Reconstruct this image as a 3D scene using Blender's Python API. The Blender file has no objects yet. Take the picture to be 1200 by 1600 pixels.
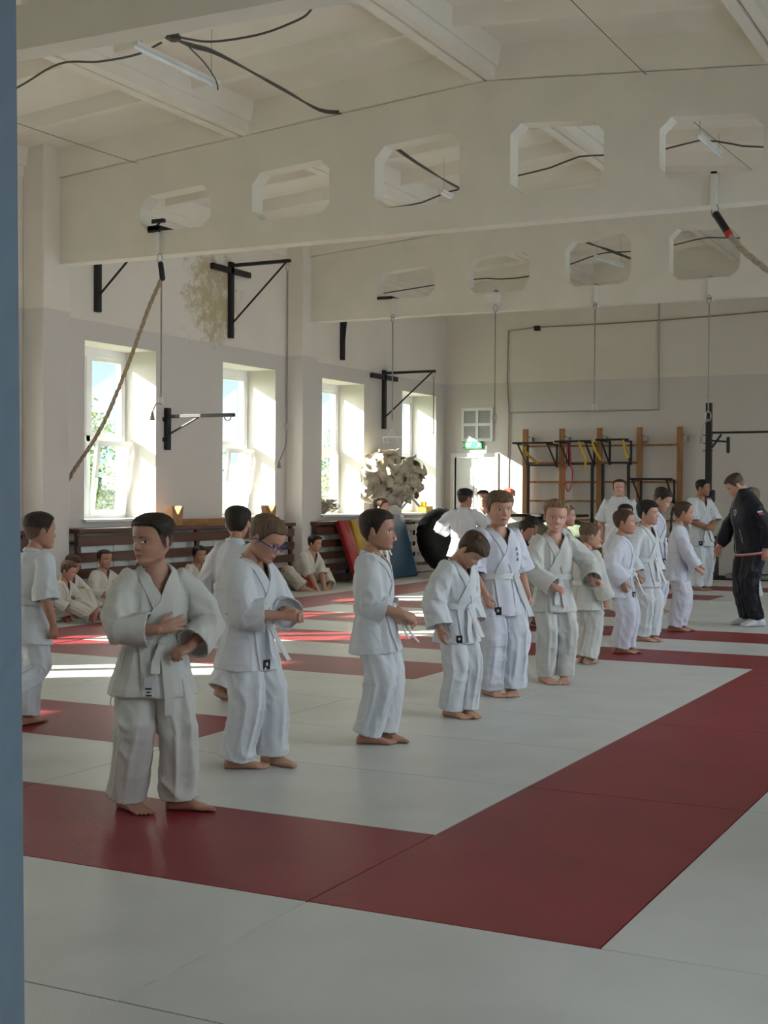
import bpy, math, random
import numpy as np
from mathutils import Vector, Matrix
from mathutils.bvhtree import BVHTree
from mathutils.geometry import tessellate_polygon
random.seed(7)
PI = math.pi
SC = bpy.context.scene
COL = SC.collection
V = Vector
def rad(a): return a * PI / 180

# ------------------------------------------------------------------ materials
MATS = {}
def mat(name, col, rough=.7, var=.06, vs=6.0, bump=.0, bs=120.0, metal=0.0, spec=.4, col2=None, stretch=None, emit=None, coat=0, sss=0):
    if name in MATS: return MATS[name]
    m = bpy.data.materials.new(name); m.use_nodes = True
    nt = m.node_tree; N = nt.nodes; L = nt.links
    b = N['Principled BSDF']
    b.inputs['Roughness'].default_value = rough
    b.inputs['Metallic'].default_value = metal
    b.inputs['Specular IOR Level'].default_value = spec
    if coat: b.inputs['Coat Weight'].default_value = coat
    if sss:
        b.inputs['Subsurface Weight'].default_value = sss
        b.inputs['Subsurface Radius'].default_value = (.012, .005, .003)
    tc = N.new('ShaderNodeTexCoord'); mp = N.new('ShaderNodeMapping')
    if stretch: mp.inputs['Scale'].default_value = stretch
    L.new(tc.outputs['Object'], mp.inputs['Vector'])
    nz = N.new('ShaderNodeTexNoise'); nz.inputs['Scale'].default_value = vs; nz.inputs['Detail'].default_value = 5
    L.new(mp.outputs[0], nz.inputs['Vector'])
    mx = N.new('ShaderNodeMix'); mx.data_type = 'RGBA'
    c2 = col2 or tuple(max(0, c * (1 - var * 2.2)) for c in col)
    mx.inputs['A'].default_value = (*col, 1); mx.inputs['B'].default_value = (*c2, 1)
    rp = N.new('ShaderNodeMapRange'); rp.inputs['From Min'].default_value = .35; rp.inputs['From Max'].default_value = .7
    L.new(nz.outputs['Fac'], rp.inputs['Value']); L.new(rp.outputs[0], mx.inputs['Factor'])
    L.new(mx.outputs['Result'], b.inputs['Base Color'])
    if bump:
        n2 = N.new('ShaderNodeTexNoise'); n2.inputs['Scale'].default_value = bs; n2.inputs['Detail'].default_value = 3
        L.new(mp.outputs[0], n2.inputs['Vector'])
        bp = N.new('ShaderNodeBump'); bp.inputs['Strength'].default_value = bump; bp.inputs['Distance'].default_value = .01
        L.new(n2.outputs['Fac'], bp.inputs['Height']); L.new(bp.outputs[0], b.inputs['Normal'])
    if emit:
        b.inputs['Emission Color'].default_value = (*emit[0], 1); b.inputs['Emission Strength'].default_value = emit[1]
    MATS[name] = m
    return m

# ------------------------------------------------------------------ mesh builder
class MB:
    def __init__(s): s.v = []; s.f = []; s.m = []
    def add(s, vs, fs, mi=0):
        o = len(s.v); s.v += [tuple(x) for x in vs]; s.f += [tuple(i + o for i in f) for f in fs]; s.m += [mi] * len(fs); return s
    def box(s, lo, hi, mi=0, M=None):
        x0, y0, z0 = lo; x1, y1, z1 = hi
        vs = [V(p) for p in ((x0,y0,z0),(x1,y0,z0),(x1,y1,z0),(x0,y1,z0),(x0,y0,z1),(x1,y0,z1),(x1,y1,z1),(x0,y1,z1))]
        if M: vs = [M @ p for p in vs]
        return s.add(vs, [(0,3,2,1),(4,5,6,7),(0,1,5,4),(1,2,6,5),(2,3,7,6),(3,0,4,7)], mi)
    def bar(s, a, b, w, h=None, up=(0,0,1), mi=0):      # rectangular bar from a to b
        a, b = V(a), V(b); h = h or w; d = (b - a).normalized(); up = V(up)
        if abs(d.dot(up)) > .98: up = V((1,0,0))
        x = d.cross(up).normalized(); z = x.cross(d)
        vs = [p + x * sx * w / 2 + z * sz * h / 2 for p in (a, b) for sx, sz in ((-1,-1),(1,-1),(1,1),(-1,1))]
        return s.add(vs, [(0,1,2,3),(7,6,5,4),(0,4,5,1),(1,5,6,2),(2,6,7,3),(3,7,4,0)], mi)
    def loft(s, rings, n=16, cap=(1,1), cup=None, mi=0, power=2.0):
        # rings: (centre, U, Vv) half-axis vectors
        rr = [(V(c), V(u), V(w)) for c, u, w in rings]
        if cup:                                          # hollow end: (thickness, depth)
            th, dp = cup
            c, u, w = rr[-1]; c0 = rr[-2][0]; dr = (c0 - c).normalized()
            k = max(.3, 1 - th / u.length); k2 = max(.3, 1 - th / w.length)
            rr += [(c, u * k, w * k2), (c + dr * dp * .5, u * k * .97, w * k2 * .97), (c + dr * dp, u * k * .9, w * k2 * .9)]
        o = len(s.v); vs = []; fs = []
        for c, u, w in rr:
            for i in range(n):
                a = 2 * PI * i / n; ca, sa = math.cos(a), math.sin(a)
                if power != 2.0:
                    ca = math.copysign(abs(ca) ** (2 / power), ca); sa = math.copysign(abs(sa) ** (2 / power), sa)
                vs.append(c + u * ca + w * sa)
        for k in range(len(rr) - 1):
            for i in range(n):
                j = (i + 1) % n
                fs.append((k*n+i, k*n+j, (k+1)*n+j, (k+1)*n+i))
        if cap[0]:
            vs.append(rr[0][0]); c = len(vs) - 1
            fs += [(c, (i+1) % n, i) for i in range(n)]
        if cap[1]:
            vs.append(rr[-1][0]); c = len(vs) - 1; k = (len(rr) - 1) * n
            fs += [(c, k+i, k+(i+1) % n) for i in range(n)]
        return s.add(vs, fs, mi)
    def tube(s, pts, r, n=10, cup=None, round_=True, mi=0, flat=None, ref=None, power=2.0, start_round=True):
        pts = [V(p) for p in pts]; R = list(r) if hasattr(r, '__len__') else [r] * len(pts)
        F = [V(x) for x in (flat if flat else [(1,1,0)] * len(pts))] if False else None
        tg = []
        for i in range(len(pts)):
            a = pts[max(0, i-1)]; b = pts[min(len(pts)-1, i+1)]; tg.append((b - a).normalized())
        up = V(ref) if ref else (V((0,0,1)) if abs(tg[0].z) < .9 else V((0,1,0)))
        rings = []
        fl = flat or 1.0
        for i, p in enumerate(pts):
            x = tg[i].cross(up)
            if x.length < 1e-4: x = tg[i].orthogonal()
            x.normalize(); z = x.cross(tg[i]).normalized(); up = z
            rings.append((p, x * R[i], z * R[i] * fl))
        if round_:
            p, u, w = rings[0]; t = tg[0]; r0 = R[0]
            if start_round: rings = [(p - t * r0 * .8, u * .35, w * .35), (p - t * r0 * .5, u * .8, w * .8)] + rings
            if not cup:
                p, u, w = rings[-1]; t = tg[-1]; r0 = R[-1]
                rings = rings + [(p + t * r0 * .5, u * .8, w * .8), (p + t * r0 * .8, u * .4, w * .4)]
        return s.loft(rings, n, cup=cup, mi=mi, power=power)
    def cyl(s, a, b, r, n=16, r2=None, mi=0):
        return s.tube([a, b], [r, r2 if r2 is not None else r], n, round_=False, mi=mi)
    def ball(s, c, r, n=14, mi=0, M=None):
        r = (r, r, r) if not hasattr(r, '__len__') else r
        vs = []; fs = []; m = n // 2
        for i in range(1, m):
            t = PI * i / m
            for j in range(n):
                a = 2 * PI * j / n
                p = V((r[0] * math.sin(t) * math.cos(a), r[1] * math.sin(t) * math.sin(a), r[2] * math.cos(t)))
                vs.append((M @ p if M else p) + V(c))
        pT = V((0,0,r[2])); pB = V((0,0,-r[2]))
        vs.append((M @ pT if M else pT) + V(c)); vs.append((M @ pB if M else pB) + V(c))
        T = len(vs) - 2
        for i in range(m - 2):
            for j in range(n):
                k = (j + 1) % n; fs.append((i*n+j, (i+1)*n+j, (i+1)*n+k, i*n+k))
        for j in range(n):
            k = (j + 1) % n; fs.append((T, j, k)); fs.append((T+1, (m-2)*n+k, (m-2)*n+j))
        return s.add(vs, fs, mi)
    def build(s, name, mats, parent=None, origin=None, smooth=False, bevel=0, angle=40):
        me = bpy.data.meshes.new(name)
        o = V(origin) if origin is not None else V((0,0,0))
        me.from_pydata([(x[0]-o.x, x[1]-o.y, x[2]-o.z) for x in s.v], [], s.f)
        mats = mats if isinstance(mats, (list, tuple)) else [mats]
        for m_ in mats: me.materials.append(m_)
        if len(mats) > 1: me.polygons.foreach_set('material_index', s.m)
        if smooth:
            me.polygons.foreach_set('use_smooth', [True] * len(me.polygons))
            if angle < 180: me.set_sharp_from_angle(angle=rad(angle))
        me.update()
        ob = bpy.data.objects.new(name, me); COL.objects.link(ob)
        if parent: ob.parent = parent
        if parent is None and origin is not None: ob.location = o
        if bevel:
            b = ob.modifiers.new('bevel', 'BEVEL'); b.width = bevel; b.segments = 2; b.limit_method = 'ANGLE'
        return ob

def tag(o, label=None, cat=None, group=None, kind=None):
    if label: o['label'] = label
    if cat: o['category'] = cat
    if group: o['group'] = group
    if kind: o['kind'] = kind
    return o
def empty(name, loc, label, cat, group=None):
    o = bpy.data.objects.new(name, None); COL.objects.link(o); o.location = loc; o.empty_display_size = .1
    return tag(o, label, cat, group)
def struct(mb, name, m, **k): return tag(mb.build(name, m, **k), kind='structure')

# value noise (numpy)
def _hash(ix, iy, iz, seed):
    h = (ix * 374761393 + iy * 668265263 + iz * 2147483647 + seed * 974711) & 0x7fffffff
    h = ((h ^ (h >> 13)) * 1274126177) & 0x7fffffff
    return ((h ^ (h >> 16)) & 0xffff) / 65535.0
def vnoise(P, seed=0):
    P = np.asarray(P, dtype=np.float64); I = np.floor(P).astype(np.int64); F = P - I; F = F * F * (3 - 2 * F)
    r = 0
    for dx in (0, 1):
        for dy in (0, 1):
            for dz in (0, 1):
                w = (F[:,0] if dx else 1-F[:,0]) * (F[:,1] if dy else 1-F[:,1]) * (F[:,2] if dz else 1-F[:,2])
                r = r + w * _hash(I[:,0]+dx, I[:,1]+dy, I[:,2]+dz, seed)
    return r
def ridged(P, seed=0): return 1 - np.abs(2 * vnoise(P, seed) - 1)
def sstep(x, a, b):
    t = np.clip((x - a) / (b - a), 0, 1); return t * t * (3 - 2 * t)

def remesh(mb, voxel, smooth=2):
    me = bpy.data.meshes.new('tmp'); me.from_pydata(mb.v, [], mb.f); me.update()
    ob = bpy.data.objects.new('tmp', me); COL.objects.link(ob)
    r = ob.modifiers.new('r', 'REMESH'); r.mode = 'VOXEL'; r.voxel_size = voxel
    if smooth:
        s = ob.modifiers.new('s', 'SMOOTH'); s.factor = .5; s.iterations = smooth
    dg = bpy.context.evaluated_depsgraph_get()
    nm = bpy.data.meshes.new_from_object(ob.evaluated_get(dg))
    bpy.data.objects.remove(ob); bpy.data.meshes.remove(me)
    return nm
def arr(me):
    n = len(me.vertices); a = np.empty(n * 3); me.vertices.foreach_get('co', a); a = a.reshape(n, 3)
    b = np.empty(n * 3); me.vertex_normals.foreach_get('vector', b); return a, b.reshape(n, 3)
def setarr(me, a): me.vertices.foreach_set('co', a.ravel()); me.update()
def bvh_of(me):
    return BVHTree.FromPolygons([v.co.copy() for v in me.vertices], [tuple(p.vertices) for p in me.polygons])
def link_mesh(me, name, mats, parent, base):
    a, _ = arr(me); a = a - np.array(base); setarr(me, a)
    me.name = name
    for m_ in (mats if isinstance(mats, (list, tuple)) else [mats]): me.materials.append(m_)
    me.polygons.foreach_set('use_smooth', [True] * len(me.polygons))
    ob = bpy.data.objects.new(name, me); COL.objects.link(ob)
    if parent: ob.parent = parent
    else: ob.location = base
    return ob

# ------------------------------------------------------------------ palette
M_wall = mat('wall_paint', (.70,.68,.62), .85, .03, 2.0, .15, 60)
M_ceil = mat('ceiling_paint', (.85,.82,.74), .85, .03, 1.5, .15, 50)
M_beam = mat('beam_paint', (.80,.775,.70), .8, .03, 2.5, .12, 70)
M_black = mat('black_metal', (.018,.018,.022), .45, .1, 12, .1, 90, spec=.4)
M_steel = mat('steel', (.45,.45,.45), .35, .1, 20, metal=.9)
M_pvc = mat('white_plastic', (.82,.84,.84), .35, .03, 3)
M_white = mat('white_paint', (.80,.80,.78), .5, .03, 3)
M_brown = mat('brown_stained_wood', (.105,.035,.022), .4, .22, 5, .2, 60, stretch=(1,.2,3), spec=.4)
M_wood = mat('honey_wood', (.42,.20,.07), .45, .2, 6, .15, 60, stretch=(4,4,.5))
M_rope = mat('jute_rope', (.50,.40,.27), .9, .15, 40, .6, 260)
M_cord = mat('grey_cord', (.42,.40,.37), .9, .25, 90, .4, 300)
M_cable = mat('grey_cable', (.10,.09,.08), .6, .1, 20)
# ================================================================== ROOM
XL, XR, YB, YF = -10.5, 0.38, 23.1, 0.95
RX = -5.06
WOUT = XL - .64
WZ0, WZ1 = 1.02, 3.15
WINS = [(1.35,2.75),(4.2,5.6),(7.05,8.45),(9.9,11.3),(12.8,14.2),(15.72,17.1),(18.48,19.88),(21.3,22.7)]
FILL_WINS = [(3.0,4.7),(6.8,9.0),(9.3,11.5),(12.6,14.8),(15.0,17.2),(18.6,20.8)]  # unseen right-wall windows, added to let fill daylight into the hall
def ztop(x): return 4.86 + .079 * (min(x, 2*RX - x) + 10.2)

# two-tone painted wall with a damp stain on the window wall
def wall_mat(name, stain=False):
    m = mat(name, (.80,.765,.70), .85, .03, 1.2, .15, 60)
    nt = m.node_tree; N = nt.nodes; L = nt.links; b = N['Principled BSDF']
    src = b.inputs['Base Color'].links[0].from_socket
    ge = N.new('ShaderNodeNewGeometry'); sx = N.new('ShaderNodeSeparateXYZ'); L.new(ge.outputs['Position'], sx.inputs[0])
    gt = N.new('ShaderNodeMath'); gt.operation = 'LESS_THAN'; gt.inputs[1].default_value = 3.385
    L.new(sx.outputs['Z'], gt.inputs[0])
    mx = N.new('ShaderNodeMix'); mx.data_type = 'RGBA'; mx.inputs['B'].default_value = (.655,.625,.60,1)
    L.new(gt.outputs[0], mx.inputs['Factor']); L.new(src, mx.inputs['A'])
    out = mx.outputs['Result']
    if stain:
        vd = N.new('ShaderNodeVectorMath'); vd.operation = 'MULTIPLY_ADD'
        vd.inputs[1].default_value = (0, .92, .85); vd.inputs[2].default_value = (0, -15.45*.92, -4.05*.85)
        L.new(ge.outputs['Position'], vd.inputs[0])
        ln = N.new('ShaderNodeVectorMath'); ln.operation = 'LENGTH'; L.new(vd.outputs[0], ln.inputs[0])
        nz = N.new('ShaderNodeTexNoise'); nz.inputs['Scale'].default_value = 4.5; nz.inputs['Detail'].default_value = 8; nz.inputs['Roughness'].default_value = .75
        L.new(ge.outputs['Position'], nz.inputs['Vector'])
        a = N.new('ShaderNodeMapRange'); a.inputs['From Min'].default_value = .35; a.inputs['From Max'].default_value = 1.1; a.inputs['To Min'].default_value = .22; a.inputs['To Max'].default_value = -.12
        L.new(ln.outputs['Value'], a.inputs['Value'])
        ad = N.new('ShaderNodeMath'); ad.operation = 'ADD'; L.new(nz.outputs['Fac'], ad.inputs[0]); L.new(a.outputs[0], ad.inputs[1])
        r2 = N.new('ShaderNodeMapRange'); r2.inputs['From Min'].default_value = .60; r2.inputs['From Max'].default_value = .74
        L.new(ad.outputs[0], r2.inputs['Value'])
        mu = N.new('ShaderNodeMath'); mu.operation = 'MULTIPLY'; mu.inputs[1].default_value = .75; L.new(r2.outputs[0], mu.inputs[0])
        m2 = N.new('ShaderNodeMix'); m2.data_type = 'RGBA'; m2.inputs['B'].default_value = (.42,.33,.15,1)
        L.new(mu.outputs[0], m2.inputs['Factor']); L.new(out, m2.inputs['A']); out = m2.outputs['Result']
    L.new(out, b.inputs['Base Color'])
    return m
M_wl = wall_mat('window_wall_paint', True); M_wb = wall_mat('hall_wall_paint')

def wall_with_windows(x0, x1, wins, y0, y1, name, m):
    w = MB(); ys = [y0]
    for a, b in wins:
        w.box((x0, ys[-1], -.05), (x1, a, 5.75)); w.box((x0, a, -.05), (x1, b, WZ0)); w.box((x0, a, WZ1), (x1, b, 5.75)); ys.append(b)
    w.box((x0, ys[-1], -.05), (x1, y1, 5.75))
    return struct(w, name, m)
wall_with_windows(WOUT, XL, WINS, YF - .2, YB + .3, 'wall_left', M_wl)
wall_with_windows(XR, XR + .4, FILL_WINS, YF - .2, YB + .3, 'wall_right', M_wb)
# back wall with the doorway
DX0, DX1, DZ = -10.30, -9.50, 2.04
w = MB(); w.box((XL, YB, -.05), (DX0, YB+.3, 5.75)); w.box((DX1, YB, -.05), (XR, YB+.3, 5.75)); w.box((DX0, YB, DZ), (DX1, YB+.3, 5.75))
struct(w, 'wall_back', M_wb)
# front wall with the doorway the picture is taken through
JX = -.8705; JX1 = .16
w = MB(); w.box((XL, YF-.2, -.05), (JX-.07, YF, 5.75)); w.box((JX1+.07, YF-.2, -.05), (XR, YF, 5.75)); w.box((JX-.07, YF-.2, 2.17), (JX1+.07, YF, 5.75))
struct(w, 'wall_front', M_wb)
M_blue = mat('blue_door_paint', (.155,.20,.24), .55, .06, 3, .15, 30)
w = MB(); w.box((JX-.07, YF-.24, 0), (JX, YF+.02, 2.17)); w.box((JX1, YF-.24, 0), (JX1+.07, YF+.02, 2.17)); w.box((JX-.07, YF-.24, 2.1), (JX1+.07, YF+.02, 2.17))
w.box((JX-.5, YF-.26, 0), (JX-.001, YF-.2, 2.25)); w.box((JX1+.001, YF-.26, 0), (JX1+.12, YF-.2, 2.25))
w.v = [((p[0]-.0143*(p[2]-1.34) if p[0] < -.5 and p[0] > JX-.01 else p[0]), p[1], p[2]) for p in w.v]   # the old frame stands slightly out of plumb
struct(w, 'door_1', M_blue)
# lobby behind the camera
w = MB(); w.box((-2.6,-2.5,-.05),(-2.5,YF-.2,2.7)); w.box((1.6,-2.5,-.05),(1.7,YF-.2,2.7)); w.box((-2.6,-2.6,-.05),(1.7,-2.5,2.7))
w.box((-2.6,-2.6,2.7),(1.7,YF-.2,2.8)); struct(w, 'wall_lobby', mat('lobby_paint', (.5,.58,.62), .8))
# pilasters
for y0 in (5.95, 11.73, 17.38):
    w = MB(); w.box((XL, y0, 0), (-10.2, y0+.45, 5.3)); struct(w, 'trim_%d' % (10+int(y0)), M_wl, bevel=.015)
    w = MB(); w.box((.08, y0, 0), (XR, y0+.45, 5.3)); struct(w, 'trim_%d' % (40+int(y0)), M_wb, bevel=.015)

# floor slab + mats
w = MB(); w.box((WOUT, -2.6, -.12), (XR+.4, YB+6, -.045)); struct(w, 'floor', mat('grey_floor', (.25,.25,.24), .6))
M_mw = mat('white_mat_vinyl', (.55,.56,.545), .42, .05, 2.2, .35, 38, spec=.45)
M_mr = mat('red_mat_vinyl', (.235,.024,.032), .45, .10, 2.5, .5, 45, spec=.35)
for m_ in (M_mw, M_mr):                   # woven tatami embossing
    nt = m_.node_tree; N = nt.nodes; L = nt.links; b = N['Principled BSDF']
    wv = N.new('ShaderNodeTexWave'); wv.inputs['Scale'].default_value = 34; wv.inputs['Distortion'].default_value = 1.2; wv.inputs['Detail'].default_value = 1; wv.bands_direction = 'DIAGONAL'
    tc = [n for n in N if n.type == 'TEX_COORD'][0]; L.new(tc.outputs['Object'], wv.inputs['Vector'])
    bp = N.new('ShaderNodeBump'); bp.inputs['Strength'].default_value = .05; bp.inputs['Distance'].default_value = .002
    old = b.inputs['Normal'].links[0].from_node
    old.inputs['Distance'].default_value = .002
    L.new(wv.outputs['Fac'], bp.inputs['Height']); L.new(old.outputs[0], bp.inputs['Normal']); L.new(bp.outputs[0], b.inputs['Normal'])
G = .003
def mat_tile(x0, x1, y0, y1, red):
    w = MB(); w.box((x0+G, y0+G, -.045), (x1-G, y1-G, 0))
    o = w.build('red_floor_mat' if red else 'white_floor_mat', M_mr if red else M_mw, bevel=.001, origin=((x0+x1)/2, (y0+y1)/2, 0))
    return o
MX = [-10.5+.0, -9.05, -8.15]
red_rows = [(3.88,4.88,-9.0,-2.25),(5.88,6.88,-9.0,-4.3),(8.93,9.88,-8.1,-4.3),(10.76,11.7,-8.1,-2.25),(12.65,13.6,-8.1,-2.25),(14.6,15.55,-8.1,-4.25),(17.6,18.53,-8.1,-4.25),(19.5,20.5,-8.1,-2.25)]
tiles = []
def fill(x0, x1, y0, y1, red, step=2.0, along='x', off=0):
    p0, p1 = (x0, x1) if along == 'x' else (y0, y1)
    c = [p0]; q = p0 + (off or step)
    while q < p1 - .3: c.append(q); q += step
    c.append(p1)
    for a, b in zip(c[:-1], c[1:]):
        tiles.append((a, b, y0, y1, red) if along == 'x' else (x0, x1, a, b, red))
YM1 = 22.05
fill(-2.25, -1.25, 3.88, YM1-.6, True, along='y')
fill(-9.02, -8.12, 4.88, YM1-.6, True, along='y')
fill(-8.12, -2.25, YM1-.6, YM1, False)
fill(-10.5, -9.02, 4.88, YM1, False, 1.0, along='y')
fill(-10.5, -9.02, .95, 4.88, False, 1.0, along='y')
fill(-9.02, -2.25, 3.88, 4.88, True, off=0.75)
rows = [(.95,1.9),(1.9,2.88),(2.88,3.88)]
for i, (a, b) in enumerate(rows): fill(-9.02, -.25, a, b, False, off=(.77,1.77,.77)[i])
fill(-1.25, .55, 3.88, YM1-.6, False, along='y'); fill(-.25, .55, .95, 3.88, False, along='y')
ys = 4.88
for (a, b, x0, x1) in red_rows[1:]:
    k = 0
    while ys < a - .05:
        e = a if a - ys < 1.35 else ys + 1.0
        fill(-8.12, -2.25, ys, e, False, off=(.85 if k % 2 else 1.85)); ys = e; k += 1
    fill(max(x0, -8.12), x1, a, b, True)
    if x1 < -2.3: fill(x1, -2.25, a, b, False)
    ys = b
fill(-8.12, -2.25, ys, YM1-.6, False)
MAT_TILES = tiles
ORD = ['nearest','second','third','fourth','fifth','sixth','seventh','eighth','ninth','tenth','eleventh','twelfth','thirteenth','fourteenth','fifteenth','sixteenth','seventeenth','eighteenth','nineteenth','twentieth','twenty-first','twenty-second']
def zone(t):
    if t[4]: return 'rb' if t[0] > -2.3 else ('rw' if t[1] < -8.0 else 'rr')
    if t[0] > -1.3 and t[3] > 3.9: return 'wr2' if t[1] > .5 else 'wr'
    if t[1] < -8.9: return 'ww'
    return 'wf'
ZR = {}
for t in tiles: ZR.setdefault(zone(t), []).append(t)
for z_, L_ in ZR.items():
    col = z_ in ('rb','rw','ww','wr','wr2')
    rows_ = sorted({round(t[2],2) for t in L_})
    for t in L_:
        o = mat_tile(*t); ri_ = rows_.index(round(t[2],2)); row = sorted([q for q in L_ if abs(q[2]-t[2]) < .02], key=lambda q: q[0]); ci = row.index(t)
        pos = ORD[ci].replace('nearest','first')+' from the left'
        if z_ == 'rb': lab = f'dark red vinyl mat, {ORD[ri_]} to the camera in the long right border strip'; gr = 'red mats of the right border strip'
        elif z_ == 'rw': lab = f'dark red vinyl mat, {ORD[ri_]} to the camera in the border along the windows'; gr = 'red mats of the window side border'
        elif z_ == 'rr': lab = f'dark red vinyl mat, {pos} in the {ORD[ri_]} crosswise red row'; gr = f'red mats of the {ORD[ri_]} crosswise row'
        elif z_ == 'ww': lab = f'white vinyl mat, {ORD[ri_]} to the camera in the strip under the windows'; gr = 'white mats along the window wall'
        elif z_ in ('wr','wr2'): lab = f'white vinyl mat right of the red border, {ORD[ri_]} to the camera' + (', outer column' if z_ == 'wr2' else ''); gr = 'white mats right of the red border'
        else: lab = f'white vinyl mat, {pos} in the {ORD[ri_]} white row'; gr = f'white mats of the {ORD[ri_]} row'
        tag(o, lab, 'floor mat', gr)

# beams with octagonal openings
HC = [RX + s * d for d in (.717, 2.145, 3.575) for s in (-1, 1)]
TN = [0]
def beam(y, name='trim_beam', zb_=3.90, th=.2):
    x0, x1, zb = -10.2, .08, zb_
    z0 = 4.16; t = .107; polys = []; loops = []
    zh = lambda x: min(4.87, ztop(x) - .41)
    cs = sorted(HC); xs = [x0] + [v for c in cs for v in (c-.457, c+.457)] + [x1]
    for i in range(0, len(xs), 2):
        p, q = xs[i], xs[i+1]
        pts = [(p,zb),(q,zb),(q,ztop(q))] + ([(RX,ztop(RX))] if p < RX < q else []) + [(p,ztop(p))]
        if i: pts += [(p,zh(p)-t),(p,z0+t)]
        if i + 2 < len(xs): k = pts.index((q,ztop(q))); pts[k:k] = [(q,z0+t),(q,zh(q)-t)]
        polys.append(pts)
    for c in cs:
        a, b = c-.457, c+.457
        loops.append([(a+t,z0),(a,z0+t),(a,zh(a)-t),(a+t,zh(a+t)),(b-t,zh(b-t)),(b,zh(b)-t),(b,z0+t),(b-t,z0)])
        polys.append([(a,zb),(b,zb),(b,z0+t),(b-t,z0),(a+t,z0),(a,z0+t)])
        polys.append([(a,zh(a)-t),(a+t,zh(a+t)),(b-t,zh(b-t)),(b,zh(b)-t),(b,ztop(b)),(a,ztop(a))])
    vs = []; fs = []; ix = {}
    def vi(p, s_):
        k = (round(p[0],5), round(p[1],5), s_)
        if k not in ix: ix[k] = len(vs); vs.append((p[0], y + (th if s_ else 0), p[1]))
        return ix[k]
    for pl in polys:
        fs.append(tuple(vi(p,0) for p in pl)); fs.append(tuple(vi(p,1) for p in reversed(pl)))
    for lp in loops:
        for i in range(len(lp)): p, q = lp[i], lp[(i+1)%len(lp)]; fs.append((vi(p,0),vi(q,0),vi(q,1),vi(p,1)))
    bot = sorted({p[0] for pl in polys for p in pl if p[1] == zb}); 
    for p, q in zip(bot[:-1], bot[1:]): fs.append((vi((q,zb),0),vi((p,zb),0),vi((p,zb),1),vi((q,zb),1)))
    tp = sorted({p[0] for pl in polys for p in pl if abs(p[1]-ztop(p[0])) < 1e-9})
    for p, q in zip(tp[:-1], tp[1:]): fs.append((vi((p,ztop(p)),0),vi((q,ztop(q)),0),vi((q,ztop(q)),1),vi((p,ztop(p)),1)))
    fs.append((vi((x0,ztop(x0)),0),vi((x0,ztop(x0)),1),vi((x0,zb),1),vi((x0,zb),0))); fs.append((vi((x1,zb),0),vi((x1,zb),1),vi((x1,ztop(x1)),1),vi((x1,ztop(x1)),0)))
    TN[0] += 1; w = MB(); w.add(vs, fs); return struct(w, 'trim_%d' % TN[0], M_beam)
for y in (6.1, 12.0, 17.6): beam(y, th=.17 if y < 7 else .2)

# ribbed roof panels
def ribbed(y0, y1):
    w = MB(); xs = [XL-.1, -7.80, RX, -2.32, XR+.1]
    w.v = []
    zt = ztop
    for i in range(4):
        a, b = xs[i], xs[i+1]
        # skin
        w.add([(a,y0,zt(a)+.32),(b,y0,zt(b)+.32),(b,y1,zt(b)+.32),(a,y1,zt(a)+.32),(a,y0,zt(a)+.42),(b,y0,zt(b)+.42),(b,y1,zt(b)+.42),(a,y1,zt(a)+.42)], [(0,1,2,3),(7,6,5,4),(0,4,5,1),(2,6,7,3)])
        g = .015
        def rib(xa, xb, ya, yb, zt0a, zt0b, depth, tap_x=0, tap_y=0):
            # trapezoid prism hanging from the skin
            top = [(xa-tap_x,ya-tap_y),(xb+tap_x,ya-tap_y),(xb+tap_x,yb+tap_y),(xa-tap_x,yb+tap_y)]; bot = [(xa,ya),(xb,ya),(xb,yb),(xa,yb)]
            vs = [(x,y,zt(x)+.34) for x,y in top] + [(x,y,zt(x)+.32-depth) for x,y in bot]
            w.add(vs, [(7,6,5,4),(0,1,5,4),(1,2,6,5),(2,3,7,6),(3,0,4,7)])
        rib(a+g, a+g+.10, y0, y1, 0, 0, .315, .0); rib(b-g-.10, b-g, y0, y1, 0, 0, .315, .0)
        # inner slope of the long ribs
        rib(a+g+.10, a+g+.13, y0, y1, 0,0, .20, .04); rib(b-g-.13, b-g-.10, y0, y1, 0,0, .20, .04)
        rib(a+g+.1, b-g-.1, y0+.01, y0+.12, 0,0, .312, 0, .0); rib(a+g+.1, b-g-.1, y1-.14, y1-.04, 0,0, .312, 0, .0)
        n = 5
        for k in range(1, n):
            yc = y0 + (y1-y0)*k/n
            rib(a+g+.1, b-g-.1, yc-.035, yc+.035, 0,0, .15, 0, .05)
    return struct(w, 'ceiling', M_ceil)
for a, b in ((.7,6.2),(6.2,12.1),(12.1,17.7),(17.7,23.2)): ribbed(a, b)
w = MB(); w.box((WOUT, YF-.3, 5.6), (XR+.5, YB+.4, 5.8)); struct(w, 'ceiling', M_ceil)

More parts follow.
